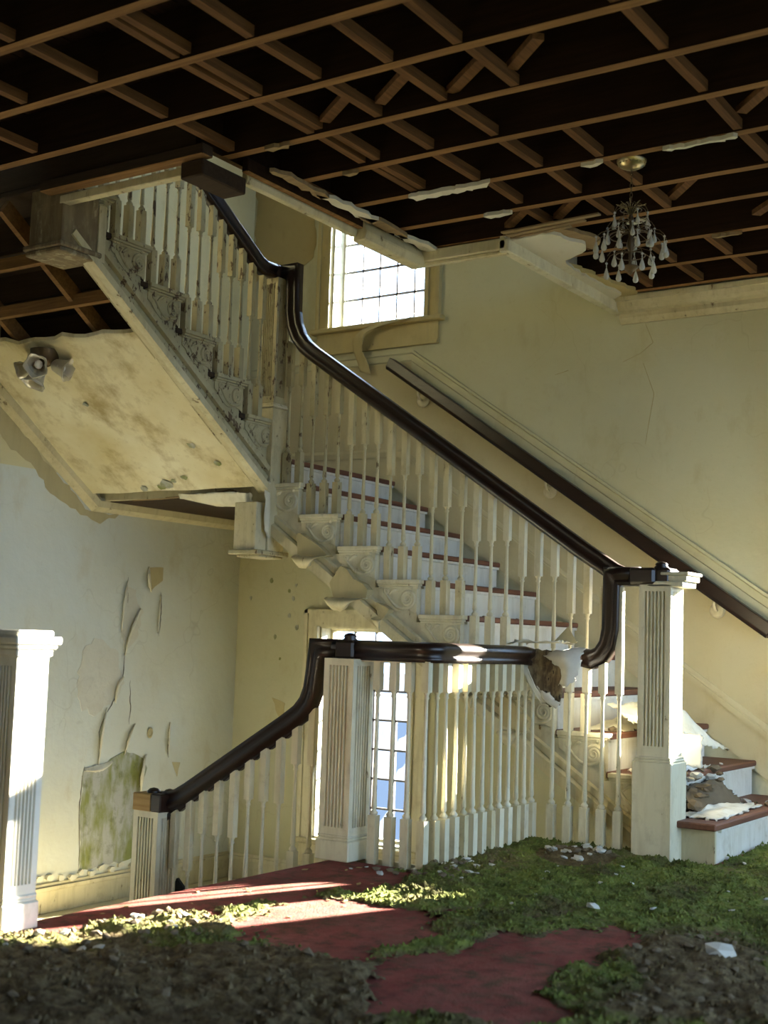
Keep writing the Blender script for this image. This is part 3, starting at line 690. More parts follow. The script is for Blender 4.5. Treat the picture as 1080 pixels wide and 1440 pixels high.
# broken strip of plaster and laths at the foot of the soffit
for k in range(4):
    MB().bar((5.74, 4.85+0.02*k, ZL-0.228+0.006*k), (5.80+0.03*k, 5.75-0.1*k, ZL-0.236), 0.03, 0.008).build('lath', M['lath'], st2, fix=False)
sheet('plaster_flap', [[(5.66, 4.70, 1.76), (5.66, 4.85, 1.765), (5.66, 5.05, 1.765), (5.66, 5.25, 1.77)], [(5.70, 4.72, 1.72), (5.71, 4.86, 1.70), (5.70, 5.05, 1.72), (5.68, 5.25, 1.75)], [(5.73, 4.73, 1.66), (5.75, 4.85, 1.69), (5.74, 5.02, 1.70), (5.72, 5.2, 1.735)]], M['paper'], st2, 5, 0.006, 0.002, 3)
for k, (x, y_, r) in enumerate(((5.60, 5.30, 0.035), (5.56, 5.12, 0.018), (5.58, 5.22, 0.014), (5.35, 4.88, 0.022), (5.05, 5.42, 0.016), (5.63, 5.5, 0.02), (5.62, 5.35, 0.022), (5.48, 4.80, 0.018))):
    poly = [(x+r*math.cos(t*0.785)*random.uniform(.6, 1.2), y_+r*1.6*math.sin(t*0.785)*random.uniform(.6, 1.2)) for t in range(8)]
    mb = MB(); mb.add([(a, b, NL2(a)-0.474+((b-YSTR)/(YW-YSTR))*0.06*((XN0-0.12-a)/1.0)-0.004) for a, b in poly], [tuple(range(8))]); mb.add([(a, b, c+0.01) for a, b, c in mb.v], [tuple(range(7, -1, -1))]); mb.build('mould_spot', M['mould'], st2, fix=False)

# --- descending flight
st0 = thing('stair_flight', 'short carpeted stair flight going down beyond the red floor edge', 'staircase', (3.9, 3.8, ZLOW))
for i in range(1, 5):
    ya = YE+(i-1)*RUN; z = -i*RISE
    if i < 4: MB().box((2.2, ya-0.0, z-0.03), (4.69, ya+RUN+0.02, z)).build('tread', M['carpet'], st0, 0.006)
    MB().box((2.2, ya-0.02, z), (4.69, ya-0.0, z+RISE-0.045)).build('riser', M['carpet'], st0)
mb = MB(); mb.prism([(YE-0.02, 0.0)]+[q for i in range(1, 5) for q in ((YE+(i-1)*RUN, -(i-1)*RISE), (YE+(i-1)*RUN, -i*RISE))]+[(YE+3*RUN+0.1, ZLOW), (YE+3*RUN+0.1, ZLOW-0.2), (YE-0.02, -0.4)], 'x', 4.69, 4.78); mb.build('string_board', M['paint'], st0)
mb = MB(); mb.box((4.70, YB+0.031, -0.28), (5.735, YB+0.05, 0.005)); mb.box((4.79, YB+0.05, -0.28), (4.80, YE, 0.005))
mb.build('balcony_fascia', M['paint'], floor)

# ================================================================= BALUSTRADES
RAILP = [(-0.026, -0.040), (0.026, -0.040), (0.028, -0.022), (0.020, -0.014), (0.036, 0.002), (0.037, 0.018), (0.026, 0.032), (0.010, 0.039), (-0.010, 0.039), (-0.026, 0.032), (-0.037, 0.018), (-0.036, 0.002), (-0.020, -0.014), (-0.028, -0.022)]
RAILP = [(u*1.12, w*1.1) for u, w in RAILP]
def baluster_mesh(lo_, turn, up, slope_dir=None, slope=0.0, mat='paint', wob=0, slim=1.0):
    mb = MB(); a, b = 0.019, 0.0165
    mb.box((-a, -a, 0), (a, a, lo_))
    z0, z1 = lo_, lo_+turn; q = slim
    pr = [(0.013, z0), (0.0165, z0+0.005), (0.0175, z0+0.012), (0.011, z0+0.020), (0.0075, z0+0.027), (0.0125, z0+0.033), (0.0125, z0+0.043), (0.0105*q, z0+0.09), (0.0092*q, z0+0.5*turn), (0.0075*q, z1-0.045), (0.0075*q, z1-0.030), (0.0125, z1-0.024), (0.0085, z1-0.015), (0.0145, z1)]
    mb.lathe(pr, seg=10)
    za = z1; t = MB()
    dz = slope*b
    if slope_dir == 'y': vs_ = [(-b,-b,za),(b,-b,za),(b,b,za),(-b,b,za),(-b,-b,z1+up-dz),(b,-b,z1+up-dz),(b,b,z1+up+dz),(-b,b,z1+up+dz)]
    elif slope_dir == 'x': vs_ = [(-b,-b,za),(b,-b,za),(b,b,za),(-b,b,za),(-b,-b,z1+up-dz),(b,-b,z1+up+dz),(b,b,z1+up+dz),(-b,b,z1+up-dz)]
    else: vs_ = [(-b,-b,za),(b,-b,za),(b,b,za),(-b,b,za),(-b,-b,z1+up),(b,-b,z1+up),(b,b,z1+up),(-b,b,z1+up)]
    mb.add(vs_, [(0,3,2,1),(4,5,6,7),(0,1,5,4),(1,2,6,5),(2,3,7,6),(3,0,4,7)])
    return mb.mesh('baluster', M[mat])
def place_bal(me, root, x, y, z, lean=0.006):
    o = link('baluster', me, root, (x, y, z)); o.rotation_euler = (random.uniform(-lean, lean), random.uniform(-lean, lean), random.uniform(-0.06, 0.06)); return o

# --- balcony
RZ = 0.905
bal = thing('balustrade', 'balcony railing with broken dark handrail and cream balusters along the mossy floor edge', 'balustrade', (5.2, YB, 0))
bm_full = baluster_mesh(0.205, 0.535, 0.13, mat='paint'); bm_worn = baluster_mesh(0.205, 0.535, 0.13, mat='paint_worn')
def arc(cx_, cy_, r, a0, a1, n, z): return [(cx_+r*math.cos(a0+(a1-a0)*i/n), cy_+r*math.sin(a0+(a1-a0)*i/n), z) for i in range(n+1)]
rp = [(XB, 3.40, RZ), (XB, YB+0.06, RZ)] + arc(XB+0.06, YB+0.06, 0.06, math.pi, 1.5*math.pi, 6, RZ)[1:] + [(XB2-0.14, YB, RZ-0.004), (XB2-0.055, YB+0.002, RZ-0.012)]
mb = MB(); mb.sweep(RAILP, rp, smooth=True); mb.build('handrail', M['rail'], bal)
gn = [(XB2, 2.64, RZ-0.005), (XB2, 2.60, RZ-0.012), (XB2, 2.555, RZ+0.01), (XB2, 2.522, RZ+0.06), (XB2, 2.508, RZ+0.13), (XB2, 2.505, 1.24), (XB2, 2.505, 1.287), (XB2, 2.37, 1.287)]
mb = MB(); mb.sweep(RAILP, gn, side=(-1, 0, 0), smooth=True); mb.build('gooseneck', M['rail'], bal)
j = 0
for i in range(4): place_bal(bm_full, bal, XB, 3.17-0.083*i, -0.005)
nb = 12
for i in range(nb): place_bal(bm_full if i % 3 else bm_worn, bal, XB+0.055+0.0815*i, YB, -0.005)
for yy in (2.80, 2.715, 2.63): place_bal(bm_full, bal, XB2, yy, -0.005)
bm_tall = baluster_mesh(0.205, 0.535, 0.50, mat='paint')
for yy in (2.545, 2.46): place_bal(bm_tall, bal, XB2, yy, -0.005)
mb = MB(); mb.box((XB-0.02, YB+0.1, 0.855), (XB+0.02, 3.25, 0.866)); mb.build('rail_fillet', M['paint'], bal)

# --- descending railing
b0 = thing('balustrade', 'short railing sloping down left from the fluted corner newel', 'balustrade', (XB, 3.9, ZLOW))
p0 = [(XB, 3.38, RZ), (XB, 3.49, RZ), (XB, 3.496, RZ-0.06), (XB, 3.503, RZ-0.12), (XB, 3.512, 0.72), (XB, 3.535, 0.660), (XB, 3.575, 0.612), (XB, 3.65, 0.560), (XB, 4.22, 0.205), (XB, 4.28, 0.172), (XB, 4.34, 0.152), (XB, 4.40, 0.147)]
mb = MB(); mb.sweep(RAILP, p0, side=(-1, 0, 0), smooth=True); mb.build('handrail', M['rail'], b0)
RL0 = lambda y: 0.560-0.6228*(y-3.65)-0.046
ys = [3.425+0.0885*i for i in range(11)]
cache = {}
for i, yy in enumerate(ys):
    if yy > 4.34: continue
    stp = int((yy-YE)/RUN)+1; zb = -min(stp, 4)*RISE
    top = RL0(yy) if yy > 3.56 else 0.62+0.2*(3.56-yy)
    g_ = 0.385; up = top-(zb+0.18+g_)
    me = baluster_mesh(0.18, g_, max(0.05, up), 'y', -0.62, 'paint')
    place_bal(me, b0, XB, yy, zb, 0.004)
    if yy > 3.60:
        MB().bar((XB, yy+0.020, RL0(yy+0.02)+0.002), (XB, yy+0.064, RL0(yy+0.064)-0.004), 0.03, 0.026).build('rail_fillet', M['rail'], b0, 0.004)
# --- rising railing
XR1 = 5.80
b1 = thing('balustrade', 'long dark handrail and white balusters climbing the middle stair flight', 'balustrade', (XR1, 3.4, 0))
RL1 = lambda y: 1.942+0.675*(y-3.487)
p1 = [(XR1, 2.37, 1.287), (XR1, 2.48, 1.287), (XR1, 2.54, RL1(2.55)), (XR1, 2.7, RL1(2.7)), (XR1, 4.40, RL1(4.40)), (XR1, 4.46, RL1(4.46)+0.006), (XR1, 4.505, RL1(4.505)+0.03), (XR1, 4.54, RL1(4.54)+0.08), (XR1, 4.556, RL1(4.556)+0.15), (XR1, 4.56, 2.98), (XR1, 4.56, 3.055), (XR1, 4.68, 3.055)]
mb = MB(); mb.sweep(RAILP, p1, side=(-1, 0, 0), smooth=True); mb.build('handrail', M['rail'], b1)
for k in range(3, 11):
    for i in range(3):
        yy = Y0+k*RUN+0.055+0.0897*i
        if yy < 2.60 or yy > 4.60: continue
        zb = k*RISE; top = RL1(yy)-0.046
        if yy > 4.44: top += 0.02
        rot = 'paint_rot' if k >= 9 else ('paint_worn' if k >= 6 else 'paint')
        place_bal(baluster_mesh(0.18, 0.385, max(0.03, top-zb-0.565), 'y', 0.675, rot), b1, XR1+0.012, yy, zb, 0.004)
# --- top railing
b2 = thing('balustrade', 'railing of flaking balusters under a dark rail on the topmost flight', 'balustrade', (5.0, YN, ZL))
YR2 = YN+0.045
RL2 = lambda x: 3.055+0.63*(5.60-x)
p2 = [(5.72, YR2, 3.055), (5.63, YR2, 3.052), (5.575, YR2, RL2(5.575)), (5.4, YR2, RL2(5.4)), (4.2, YR2, RL2(4.2))]
mb = MB(); mb.sweep(RAILP, p2, side=(0, 1, 0), smooth=True); mb.build('handrail', M['rail'], b2)
for k in range(1, 7):
    for i in range(3):
        xx = XN0-(k-1)*RUN-0.055-0.0897*i
        if xx > 5.66: continue
        zb = ZL+k*RISE; top = RL2(xx)-0.045
        place_bal(baluster_mesh(0.18, 0.385, max(0.02, top-zb-0.565), 'x', -0.63, 'paint_rot'), b2, xx, YR2, zb, 0.005)

# --- wall handrail
wr_ = thing('wall_handrail', 'dark wooden handrail fixed along the right stair wall', 'handrail', (XW-0.08, 3.2, 1.8))
RW = lambda y: 2.775+0.675*(y-4.72)
mb = MB(); mb.sweep([(-0.028, -0.042), (0.028, -0.042), (0.030, 0.02), (0.018, 0.04), (-0.018, 0.04), (-0.030, 0.02)], [(XW-0.08, 2.18, RW(2.18)), (XW-0.08, 4.715, RW(4.715)), (XW-0.08, 4.735, RW(4.735)-0.004)], side=(-1, 0, 0)); mb.build('rail', M['rail'], wr_, 0.004)
for yy in (4.50, 3.56, 2.5):
    mb = MB(); z = RW(yy)-0.10
    pr = [(0.045, 0), (0.045, 0.008), (0.03, 0.016), (0.012, 0.02)]
    tmp = MB().lathe(pr, seg=14); mb.add([(XW-0.014-c, yy+a, z+b) for a, b, c in tmp.v], tmp.f, True)
    mb.tube([(XW-0.02, yy, z), (XW-0.06, yy, z+0.005), (XW-0.08, yy, z+0.03), (XW-0.08, yy, z+0.065)], 0.009, 8); mb.build('wall_bracket', M['paint'], wr_)

# ================================================================= NEWEL POSTS
def fluted(mb, c, s, z0, z1, n=6, depth=0.011, margin=0.16, solid=None):
    """Square shaft whose faces carry n grooves between z0 and z1."""
    pts = []; h = s/2
    for fx in range(4):
        ang = fx*math.pi/2; prof = [(-h, h)]
        w = s*(1-2*margin)/n
        for i in range(n):
            a = -h+s*margin+i*w
            prof += [(a+w*0.18, h), (a+w*0.32, h-depth), (a+w*0.68, h-depth), (a+w*0.82, h)]
        for u, v in prof:
            x = u*math.cos(ang)+v*math.sin(ang); y_ = -u*math.sin(ang)+v*math.cos(ang); pts.append((c[0]+x, c[1]+y_))
    mb.prism(pts[::-1], 'z', z0, z1); return mb
def sq(mb, c, s, z0, z1): return mb.box((c[0]-s/2, c[1]-s/2, z0), (c[0]+s/2, c[1]+s/2, z1))
def newel(label, c, z0, zs0, zs1, ztop, s, base_s, base_top, mat, cap='rail'):
    t = thing('newel_post', label, 'newel post', (c[0], c[1], z0))
    mb = MB(); sq(mb, c, s, zs0-0.06 if base_top else z0, zs0+0.04); fluted(mb, c, s, zs0+0.04, zs1-0.03); sq(mb, c, s, zs1-0.03, zs1); mb.build('shaft', M[mat], t)
    if base_top:
        mb = MB(); sq(mb, c, base_s, z0, base_top); sq(mb, c, base_s-0.012, base_top, base_top+0.012); sq(mb, c, (base_s+s)/2, base_top+0.012, base_top+0.024); mb.build('base', M[mat], t, 0.004)
    return t
# balcony corner newel
nw = newel('fluted cream newel post at the left end of the balcony railing', (XB, 3.326), 0, 0.10, 0.865, 0.94, 0.158, 0.176, 0.085, 'paint')
mb = MB(); sq(mb, (XB, 3.326), 0.10, 0.864, 0.944); mb.build('cap', M['rail'], nw, 0.01)
mb = MB(); mb.lathe([(0.03, 0.0), (0.034, 0.006), (0.026, 0.014), (0.03, 0.02), (0.024, 0.030), (0.008, 0.036)], (XB, 3.326, 0.942), 16); mb.build('button', M['rail'], nw)
# foot newel of the rising flight
C2 = (5.745, 2.28)
nw = newel('tall sunlit newel post at the foot of the rising stairs', C2, 0, 0.47, 1.245, 1.33, 0.155, 0.19, 0.44, 'paint')
mb = MB(); sq(mb, C2, 0.13, 1.245, 1.325); mb.box((C2[0]-0.09, C2[1]+0.0, 1.247), (C2[0]+0.09, C2[1]+0.13, 1.324)); mb.build('cap', M['rail'], nw, 0.012)
mb = MB(); sq(mb, (C2[0]+0.01, C2[1]-0.045), 0.175, 1.235, 1.262); mb.box((C2[0]-0.06, C2[1]-0.145, 1.262), (C2[0]+0.11, C2[1]-0.02, 1.29)); mb.box((C2[0]-0.068, C2[1]-0.155, 1.29), (C2[0]+0.118, C2[1]-0.02, 1.305)); mb.build('capital', M['paint'], nw, 0.004)
mb = MB(); mb.lathe([(0.03, 0.0), (0.034, 0.006), (0.026, 0.014), (0.03, 0.02), (0.022, 0.028), (0.008, 0.032)], (C2[0], C2[1], 1.324), 16); mb.build('button', M['rail'], nw)
# lower landing newel
C0 = (XB, 4.43)
nw = newel('lower newel post at far left with a raw wooden block on top', C0, ZLOW, ZLOW+0.25, 0.10, 0.19, 0.158, 0.17, ZLOW+0.2, 'paint')
mb = MB(); mb.box((C0[0]-0.085, C0[1]-0.03, 0.10), (C0[0]+0.07, C0[1]+0.085, 0.182)); mb.build('cap', M['rawwood'], nw, 0.004)
mb = MB(); mb.box((C0[0]-0.084, C0[1]-0.095, 0.10), (C0[0]+0.07, C0[1]-0.03, 0.185)); mb.build('cap', M['rail'], nw, 0.006)
for q, (dx, dy) in enumerate(((-0.02, 0.01), (0.0, -0.075))):
    mb = MB(); mb.lathe([(0.032, 0), (0.034, 0.008), (0.02, 0.02), (0.004, 0.024)], (C0[0]+dx, C0[1]+dy, 0.182), 10); mb.build('button', M['rail'], nw)
# left sunlit newel
C4 = (2.885, 3.335)
nw = newel('sunlit white newel post at the far left edge', C4, 0, 0.10, 0.86, 0.95, 0.13, 0.15, 0.085, 'riser')
mb = MB(); sq(mb, C4, 0.15, 0.86, 0.885); sq(mb, C4, 0.17, 0.885, 0.90); sq(mb, C4, 0.19, 0.90, 0.925); sq(mb, C4, 0.15, 0.925, 0.945); mb.build('cap', M['riser'], nw, 0.005)
# landing newel with pendant drop
C3 = (5.785, 4.675)
nw = thing('newel_post', 'flaking landing newel post with a hanging drop below the stairs', 'newel post', (C3[0], C3[1], 1.40))
mb = MB(); sq(mb, C3, 0.118, 2.28, 2.32); fluted(mb, C3, 0.118, 2.32, 2.98, 6, 0.009); sq(mb, C3, 0.118, 2.98, 3.015); mb.build('shaft', M['paint_rot'], nw)
mb = MB(); sq(mb, C3, 0.145, 1.43, 2.25); sq(mb, C3, 0.155, 2.25, 2.265); sq(mb, C3, 0.13, 2.265, 2.28); mb.build('pedestal', M['paint_worn'], nw, 0.004)
mb = MB(); mb.box((C3[0]-0.17, C3[1]-0.06, 1.43), (C3[0]-0.073, C3[1]+0.10, 1.70)); mb.build('side_block', M['paint_worn'], nw, 0.004)
mb = MB(); mb.box((C3[0]-0.19, C3[1]-0.095, 1.405), (C3[0]+0.095, C3[1]+0.12, 1.43)); mb.box((C3[0]-0.15, C3[1]-0.07, 1.39), (C3[0]+0.07, C3[1]+0.09, 1.405)); mb.build('drop_plate', M['paint_rot'], nw, 0.004)
mb = MB(); sq(mb, C3, 0.10, 3.015, 3.095); mb.build('cap', M['rail'], nw, 0.01)
sheet('paint_flap', [[(5.70, 4.60, 1.80), (5.705, 4.60, 1.66), (5.705, 4.60, 1.52)], [(5.685, 4.585, 1.82), (5.68, 4.57, 1.66), (5.69, 4.58, 1.50)], [(5.66, 4.60, 1.82), (5.645, 4.58, 1.68), (5.66, 4.59, 1.54)]], M['paper'], nw, 5, 0.004, 0.002, 9)
# upper hanging newel box
C5 = (4.175, 4.695)
nw = thing('newel_post', 'boxed bottom of the upper newel post hanging under the ceiling at top left', 'newel post', (C5[0], C5[1], 2.71))
mb = MB(); sq(mb, C5, 0.225, 2.76, ZC+0.0); mb.build('shaft', M['stripped'], nw, 0.004)
mb = MB(); sq(mb, C5, 0.265, 2.735, 2.76); sq(mb, C5, 0.245, 2.71, 2.735); mb.build('drop_plate', M['stripped'], nw, 0.006)
mb = MB(); mb.box((4.29, YN-0.03, 2.72), (4.34, YN+0.03, 3.0)); mb.build('side_strip', M['paint_worn'], nw, 0.003)

# ================================================================= LIGHT FITTINGS
ch = thing('chandelier', 'small tarnished chandelier of glass drops hanging from bare joists', 'chandelier', (5.05, 2.16, 2.5))
cx_, cy_ = 5.05, 2.16
mb = MB(); mb.lathe([(0.012, -0.035), (0.03, -0.032), (0.05, -0.022), (0.060, -0.008), (0.064, 0.0), (0.064, 0.004)], (cx_, cy_, ZC-0.002), 24)
for i in range(22):
    a = i*2*math.pi/22; mb.lathe([(0.001, -0.004), (0.004, 0), (0.001, 0.004)], (cx_+0.056*math.cos(a), cy_+0.056*math.sin(a), ZC-0.016), 6)
mb.build('canopy', M['brass'], ch)
for i in range(9):
    z = ZC-0.045-i*0.021; mb = MB(); ang = (i % 2)*math.pi/2
    mb.tube([(cx_+0.006*math.cos(t)*math.cos(ang), cy_+0.006*math.cos(t)*math.sin(ang), z+0.014*math.sin(t)) for t in [k*2*math.pi/10 for k in range(11)]], 0.0016, 5); mb.build('chain_link', M['darkbrass'], ch)
mb = MB(); mb.lathe([(0.003, 0.0), (0.010, 0.008), (0.014, 0.03), (0.006, 0.05), (0.008, 0.10), (0.018, 0.13), (0.010, 0.16), (0.006, 0.22), (0.012, 0.25), (0.004, 0.27)], (cx_, cy_, ZC-0.50), 12); mb.build('stem', M['darkbrass'], ch)
mb = MB(); mb.lathe([(0.004, -0.02), (0.018, -0.012), (0.034, 0.0), (0.036, 0.006), (0.02, 0.012)], (cx_, cy_, ZC-0.47), 16); mb.build('bobeche', M['darkbrass'], ch)
def drop(l, w):
    mb = MB(); mb.lathe([(0.0012, 0.0), (0.003, -0.006), (0.0012, -0.010), (w*0.35, -0.014-l*0.15), (w*0.8, -0.014-l*0.5), (w, -0.014-l*0.75), (w*0.7, -0.014-l*0.93), (0.001, -0.014-l)], seg=8); mb.lathe([(0.001, -0.001), (0.0055, 0.004), (0.0055, 0.008), (0.001, 0.012)], seg=8)
    return mb.mesh('crystal_drop', M['crystal'])
d_big, d_mid = drop(0.052, 0.0135), drop(0.042, 0.011)
tiers = [(0.075, ZC-0.235, 8, d_mid, 0.0), (0.100, ZC-0.300, 9, d_mid, 0.2), (0.150, ZC-0.350, 13, d_big, 0.35), (0.105, ZC-0.435, 8, d_big, 0.1)]
for r, z, n, me, ph in tiers:
    mb = MB(); mb.tube([(cx_+0.6*r*math.cos(k*2*math.pi/24), cy_+0.6*r*math.sin(k*2*math.pi/24), z+0.018) for k in range(25)], 0.0025, 5); mb.build('ring', M['darkbrass'], ch)
    for k in range(n):
        a = ph+k*2*math.pi/n+random.uniform(-.08, .08)
        mb = MB(); mb.tube([(cx_+0.012*math.cos(a), cy_+0.012*math.sin(a), z+0.035), (cx_+0.45*r*math.cos(a), cy_+0.45*r*math.sin(a), z+0.045), (cx_+0.85*r*math.cos(a), cy_+0.85*r*math.sin(a), z+0.028), (cx_+r*math.cos(a), cy_+r*math.sin(a), z+0.006)], 0.0016, 5); mb.build('arm', M['darkbrass'], ch)
        if random.random() < 0.9: link('crystal_drop', me, ch, (cx_+r*math.cos(a), cy_+r*math.sin(a), z-random.uniform(0, 0.012)))
for k in range(20):
    a = k*2*math.pi/20; r = 0.05+0.015*(k % 2)
    mb = MB(); mb.tube([(cx_+0.008*math.cos(a), cy_+0.008*math.sin(a), ZC-0.235), (cx_+0.5*r*math.cos(a), cy_+0.5*r*math.sin(a), ZC-0.20), (cx_+r*math.cos(a), cy_+r*math.sin(a), ZC-0.205+0.01*(k % 3))], 0.0012, 4); mb.build('spray', M['brass'], ch)

lx, ly = 4.72, 5.40; lz = NL2(lx)-0.47
lamp = thing('ceiling_light', 'tulip-shaded light fitting with a round bulb on the stained stair soffit', 'ceiling light', (lx, ly, lz-0.18))
mb = MB(); mb.lathe([(0.02, -0.06), (0.05, -0.045), (0.075, -0.015), (0.08, 0.03)], (lx, ly, lz), 20); mb.build('mount', M['darkbrass'], lamp)
def tulip(c, d, up=Vector((0, 0, 1))):
    d = Vector(d).normalized(); a = d.cross(up).normalized(); b = a.cross(d); mb = MB(); seg = 20; prof = [(0.02, 0.0), (0.034, 0.014), (0.042, 0.05), (0.048, 0.08), (0.066, 0.102)]
    vs_ = []; fs = []
    for sgn in (0, 0.004):
        for r, t in prof:
            for i in range(seg):
                th = 2*math.pi*i/seg; rr = (r-sgn)*(1+0.10*math.cos(5*th)*(t/0.102)); p = Vector(c)+d*(t)+(a*math.cos(th)+b*math.sin(th))*rr; vs_.append(p)
    m_ = len(prof)
    for lay in range(2):
        for j in range(m_-1):
            for i in range(seg):
                k = (i+1) % seg; o = lay*m_*seg; q = (o+j*seg+i, o+j*seg+k, o+(j+1)*seg+k, o+(j+1)*seg+i); fs.append(q if not lay else q[::-1])
    for i in range(seg): k = (i+1) % seg; fs.append(((m_-1)*seg+i, (m_-1)*seg+k, (2*m_-1)*seg+k, (2*m_-1)*seg+i))
    mb.add(vs_, fs, True); return mb
for d in ((-0.75, -0.45, -0.35), (-0.35, 0.1, -0.9), (-0.2, 0.9, -0.35), (0.35, -0.75, -0.3)):
    v = Vector(d).normalized(); c = Vector((lx, ly, lz-0.03))+v*0.05
    sh = tulip(c, v).build('shade', M['shade'], lamp, fix=False)
    mb = MB(); q = c+v*0.055; mb.lathe([(0.001, -0.024), (0.014, -0.02), (0.023, -0.004), (0.02, 0.012), (0.008, 0.022)], q, 12); mb.build('bulb', M['bulb'], sh)

# ================================================================= PEELING ON WALLS
def back_patch(poly, mat, seed, name='bare_patch', th=0.003, amp=0.012):
    mb = MB(); mb.prism(ragged(poly, amp, 0.04, seed), 'y', YW-th, YW+0.001); return mb.build(name, M[mat], wall_back)
big = [(5.76, 0.11), (5.95, 0.13), (6.10, 0.20), (6.27, 0.13), (6.31, 0.08), (6.26, -0.05), (6.29, -0.24), (6.31, -0.47), (6.13, -0.50), (5.77, -0.52), (5.75, -0.19)]
back_patch(big, 'mould', 61)
back_patch([(5.7, 0.87), (5.83, 0.90), (6.01, 0.81), (6.05, 0.63), (5.98, 0.52), (5.84, 0.43), (5.7, 0.46), (5.66, 0.63)], 'ceilplaster', 62, amp=0.02)
back_patch([(6.05, 1.25), (6.12, 1.22), (6.20, 1.08), (6.16, 0.92), (6.06, 0.80), (6.02, 0.95)], 'ceilplaster', 63, amp=0.015)
back_patch([(6.23, 1.37), (6.37, 1.38), (6.37, 1.30), (6.27, 1.22)], 'bareplaster', 64, amp=0.006)
back_patch([(6.55, 0.10), (6.63, 0.09), (6.60, 0.0)], 'bareplaster', 65, amp=0.006)
back_patch([(4.66, 2.45), (5.66, 1.70), (5.95, 1.69), (5.78, 1.63), (5.62, 1.67), (5.45, 1.74), (5.33, 1.80), (5.2, 1.93), (5.05, 2.0), (4.7, 2.25)], 'bareplaster', 66, amp=0.012)
def back_flap(p0, p1, out, curl, seed, n=5):
    """A sliver of paint lifting off the back wall along p0-p1, curling towards the room."""
    (x0, z0), (x1, z1) = p0, p1; rows_ = []
    dx, dz = x1-x0, z1-z0; L = math.hypot(dx, dz); nx, nz = -dz/L, dx/L
    for t, o in ((0, 0.002), (0.4, out*0.6), (0.75, out), (1.0, out*0.85)):
        rows_.append([(x0+dx*s_+nx*curl*t*math.sin(math.pi*(0.08+0.84*s_)), YW-0.003-o*math.sin(math.pi*(0.08+0.84*s_)), z0+dz*s_+nz*curl*t*math.sin(math.pi*(0.08+0.84*s_))) for s_ in [i/(n-1) for i in range(n)]])
    return sheet('paint_flap', rows_, M['paper'], wall_back, 4, 0.003, 0.0015, seed)
for k, (a, b, o, c) in enumerate([((6.06, 0.80), (6.18, 1.10), 0.035, 0.05), ((5.88, 0.12), (5.93, 0.47), 0.03, 0.04), ((6.10, 0.17), (6.18, 0.36), 0.03, 0.035), ((6.51, 0.14), (6.51, 0.36), 0.025, 0.03), ((6.27, -0.10), (6.30, 0.16), 0.05, 0.07), ((6.0, 0.50), (6.06, 0.66), 0.025, 0.05), ((6.02, 0.95), (6.05, 1.28), 0.02, 0.03), ((6.27, 1.22), (6.24, 1.38), 0.03, 0.05), ((5.76, 0.10), (6.0, 0.14), 0.02, -0.04), ((6.35, 0.95), (6.36, 1.2), 0.015, 0.02)]):
    back_flap(a, b, o, c, 70+k)
mb = MB(); mb.lathe([(0.002, 0), (0.02, 0.002), (0.026, 0.006), (0.018, 0.012), (0.012, 0.004)], seg=12); mb.v = [(6.32+a, YW-0.002-c, 0.30+b*1.4) for a, b, c in mb.v]; mb.build('punched_hole', M['bareplaster'], wall_back)
for k, pts in enumerate(([(6.05, 1.30), (6.06, 1.12), (6.03, 0.92)], [(6.19, 1.10), (6.06, 0.81), (6.04, 0.64), (5.99, 0.52), (5.93, 0.45), (5.87, 0.32), (5.89, 0.13)], [(6.17, 0.35), (6.11, 0.19), (6.09, 0.12)], [(6.51, 0.35), (6.515, 0.24), (6.51, 0.13)], [(6.12, 0.64), (6.14, 0.45), (6.13, 0.36)], [(6.36, 1.22), (6.37, 1.08), (6.36, 0.93)], [(5.76, 0.12), (5.74, -0.10), (5.76, -0.52)])):
    fine_ = [(a0+(a1-a0)*t/7, b0_+(b1-b0_)*t/7) for (a0, b0_), (a1, b1) in zip(pts, pts[1:]) for t in range(7)]+[pts[-1]]
    nn = len(fine_); mb = MB(); mb.tube([(a+0.016*n3(a*9, b*9, k)+0.007*n3(a*40, b*40, k), YW-0.001, b) for a, b in fine_], [0.0008+0.0030*math.sin(math.pi*i/(nn-1))*(0.4+abs(n3(i*0.9, k*3.3))) for i in range(nn)], 5); mb.build('crack', M['brownsheet'], wall_back)
# crumbling plaster above the baseboard
for k in range(16):
    x = 5.1+0.085*k+random.uniform(-.02, .02); z = -0.545+random.uniform(0, 0.03)
    mb = MB(); mb.prism([(x+0.03*math.cos(t*1.05)*random.uniform(.5, 1.3), z+0.02*math.sin(t*1.05)*random.uniform(.5, 1.3)) for t in range(6)], 'y', YW-random.uniform(.012, .03), YW); mb.build('plaster_crumb', M['paper'], wall_back)
# ochre stain and torn paint high on the stair wall
mb = MB(); mb.prism(ragged([(6.01, 4.9), (5.44, 4.9), (5.45, 3.62), (5.60, 3.57), (5.80, 3.60), (6.01, 3.52)], 0.02, 0.05, 67), 'x', XW-0.003, XW+0.001); mb.build('bare_patch', M['ochre'], wall_right)
mb = MB(); mb.prism(ragged([(5.67, 0.52), (5.56, 0.50), (5.55, 0.38), (5.62, 0.42)], 0.01, 0.03, 68), 'x', XW-0.003, XW+0.001); mb.build('bare_patch', M['bareplaster'], wall_right)
for k, (y_, z) in enumerate(((5.72, 1.34), (5.56, 1.27), (5.52, 1.22), (5.55, 1.1), (5.67, 0.95), (5.90, 1.22), (5.62, 0.80), (5.48, 1.02), (5.50, 1.31))):
    r = random.uniform(.008, .018); mb = MB(); mb.prism([(y_+r*math.cos(t)*random.uniform(.6, 1.2), z+r*1.3*math.sin(t)*random.uniform(.6, 1.2)) for t in [i*math.pi/4 for i in range(8)]], 'x', XW-0.003, XW); mb.build('mould_spot', M['mould'], wall_right)
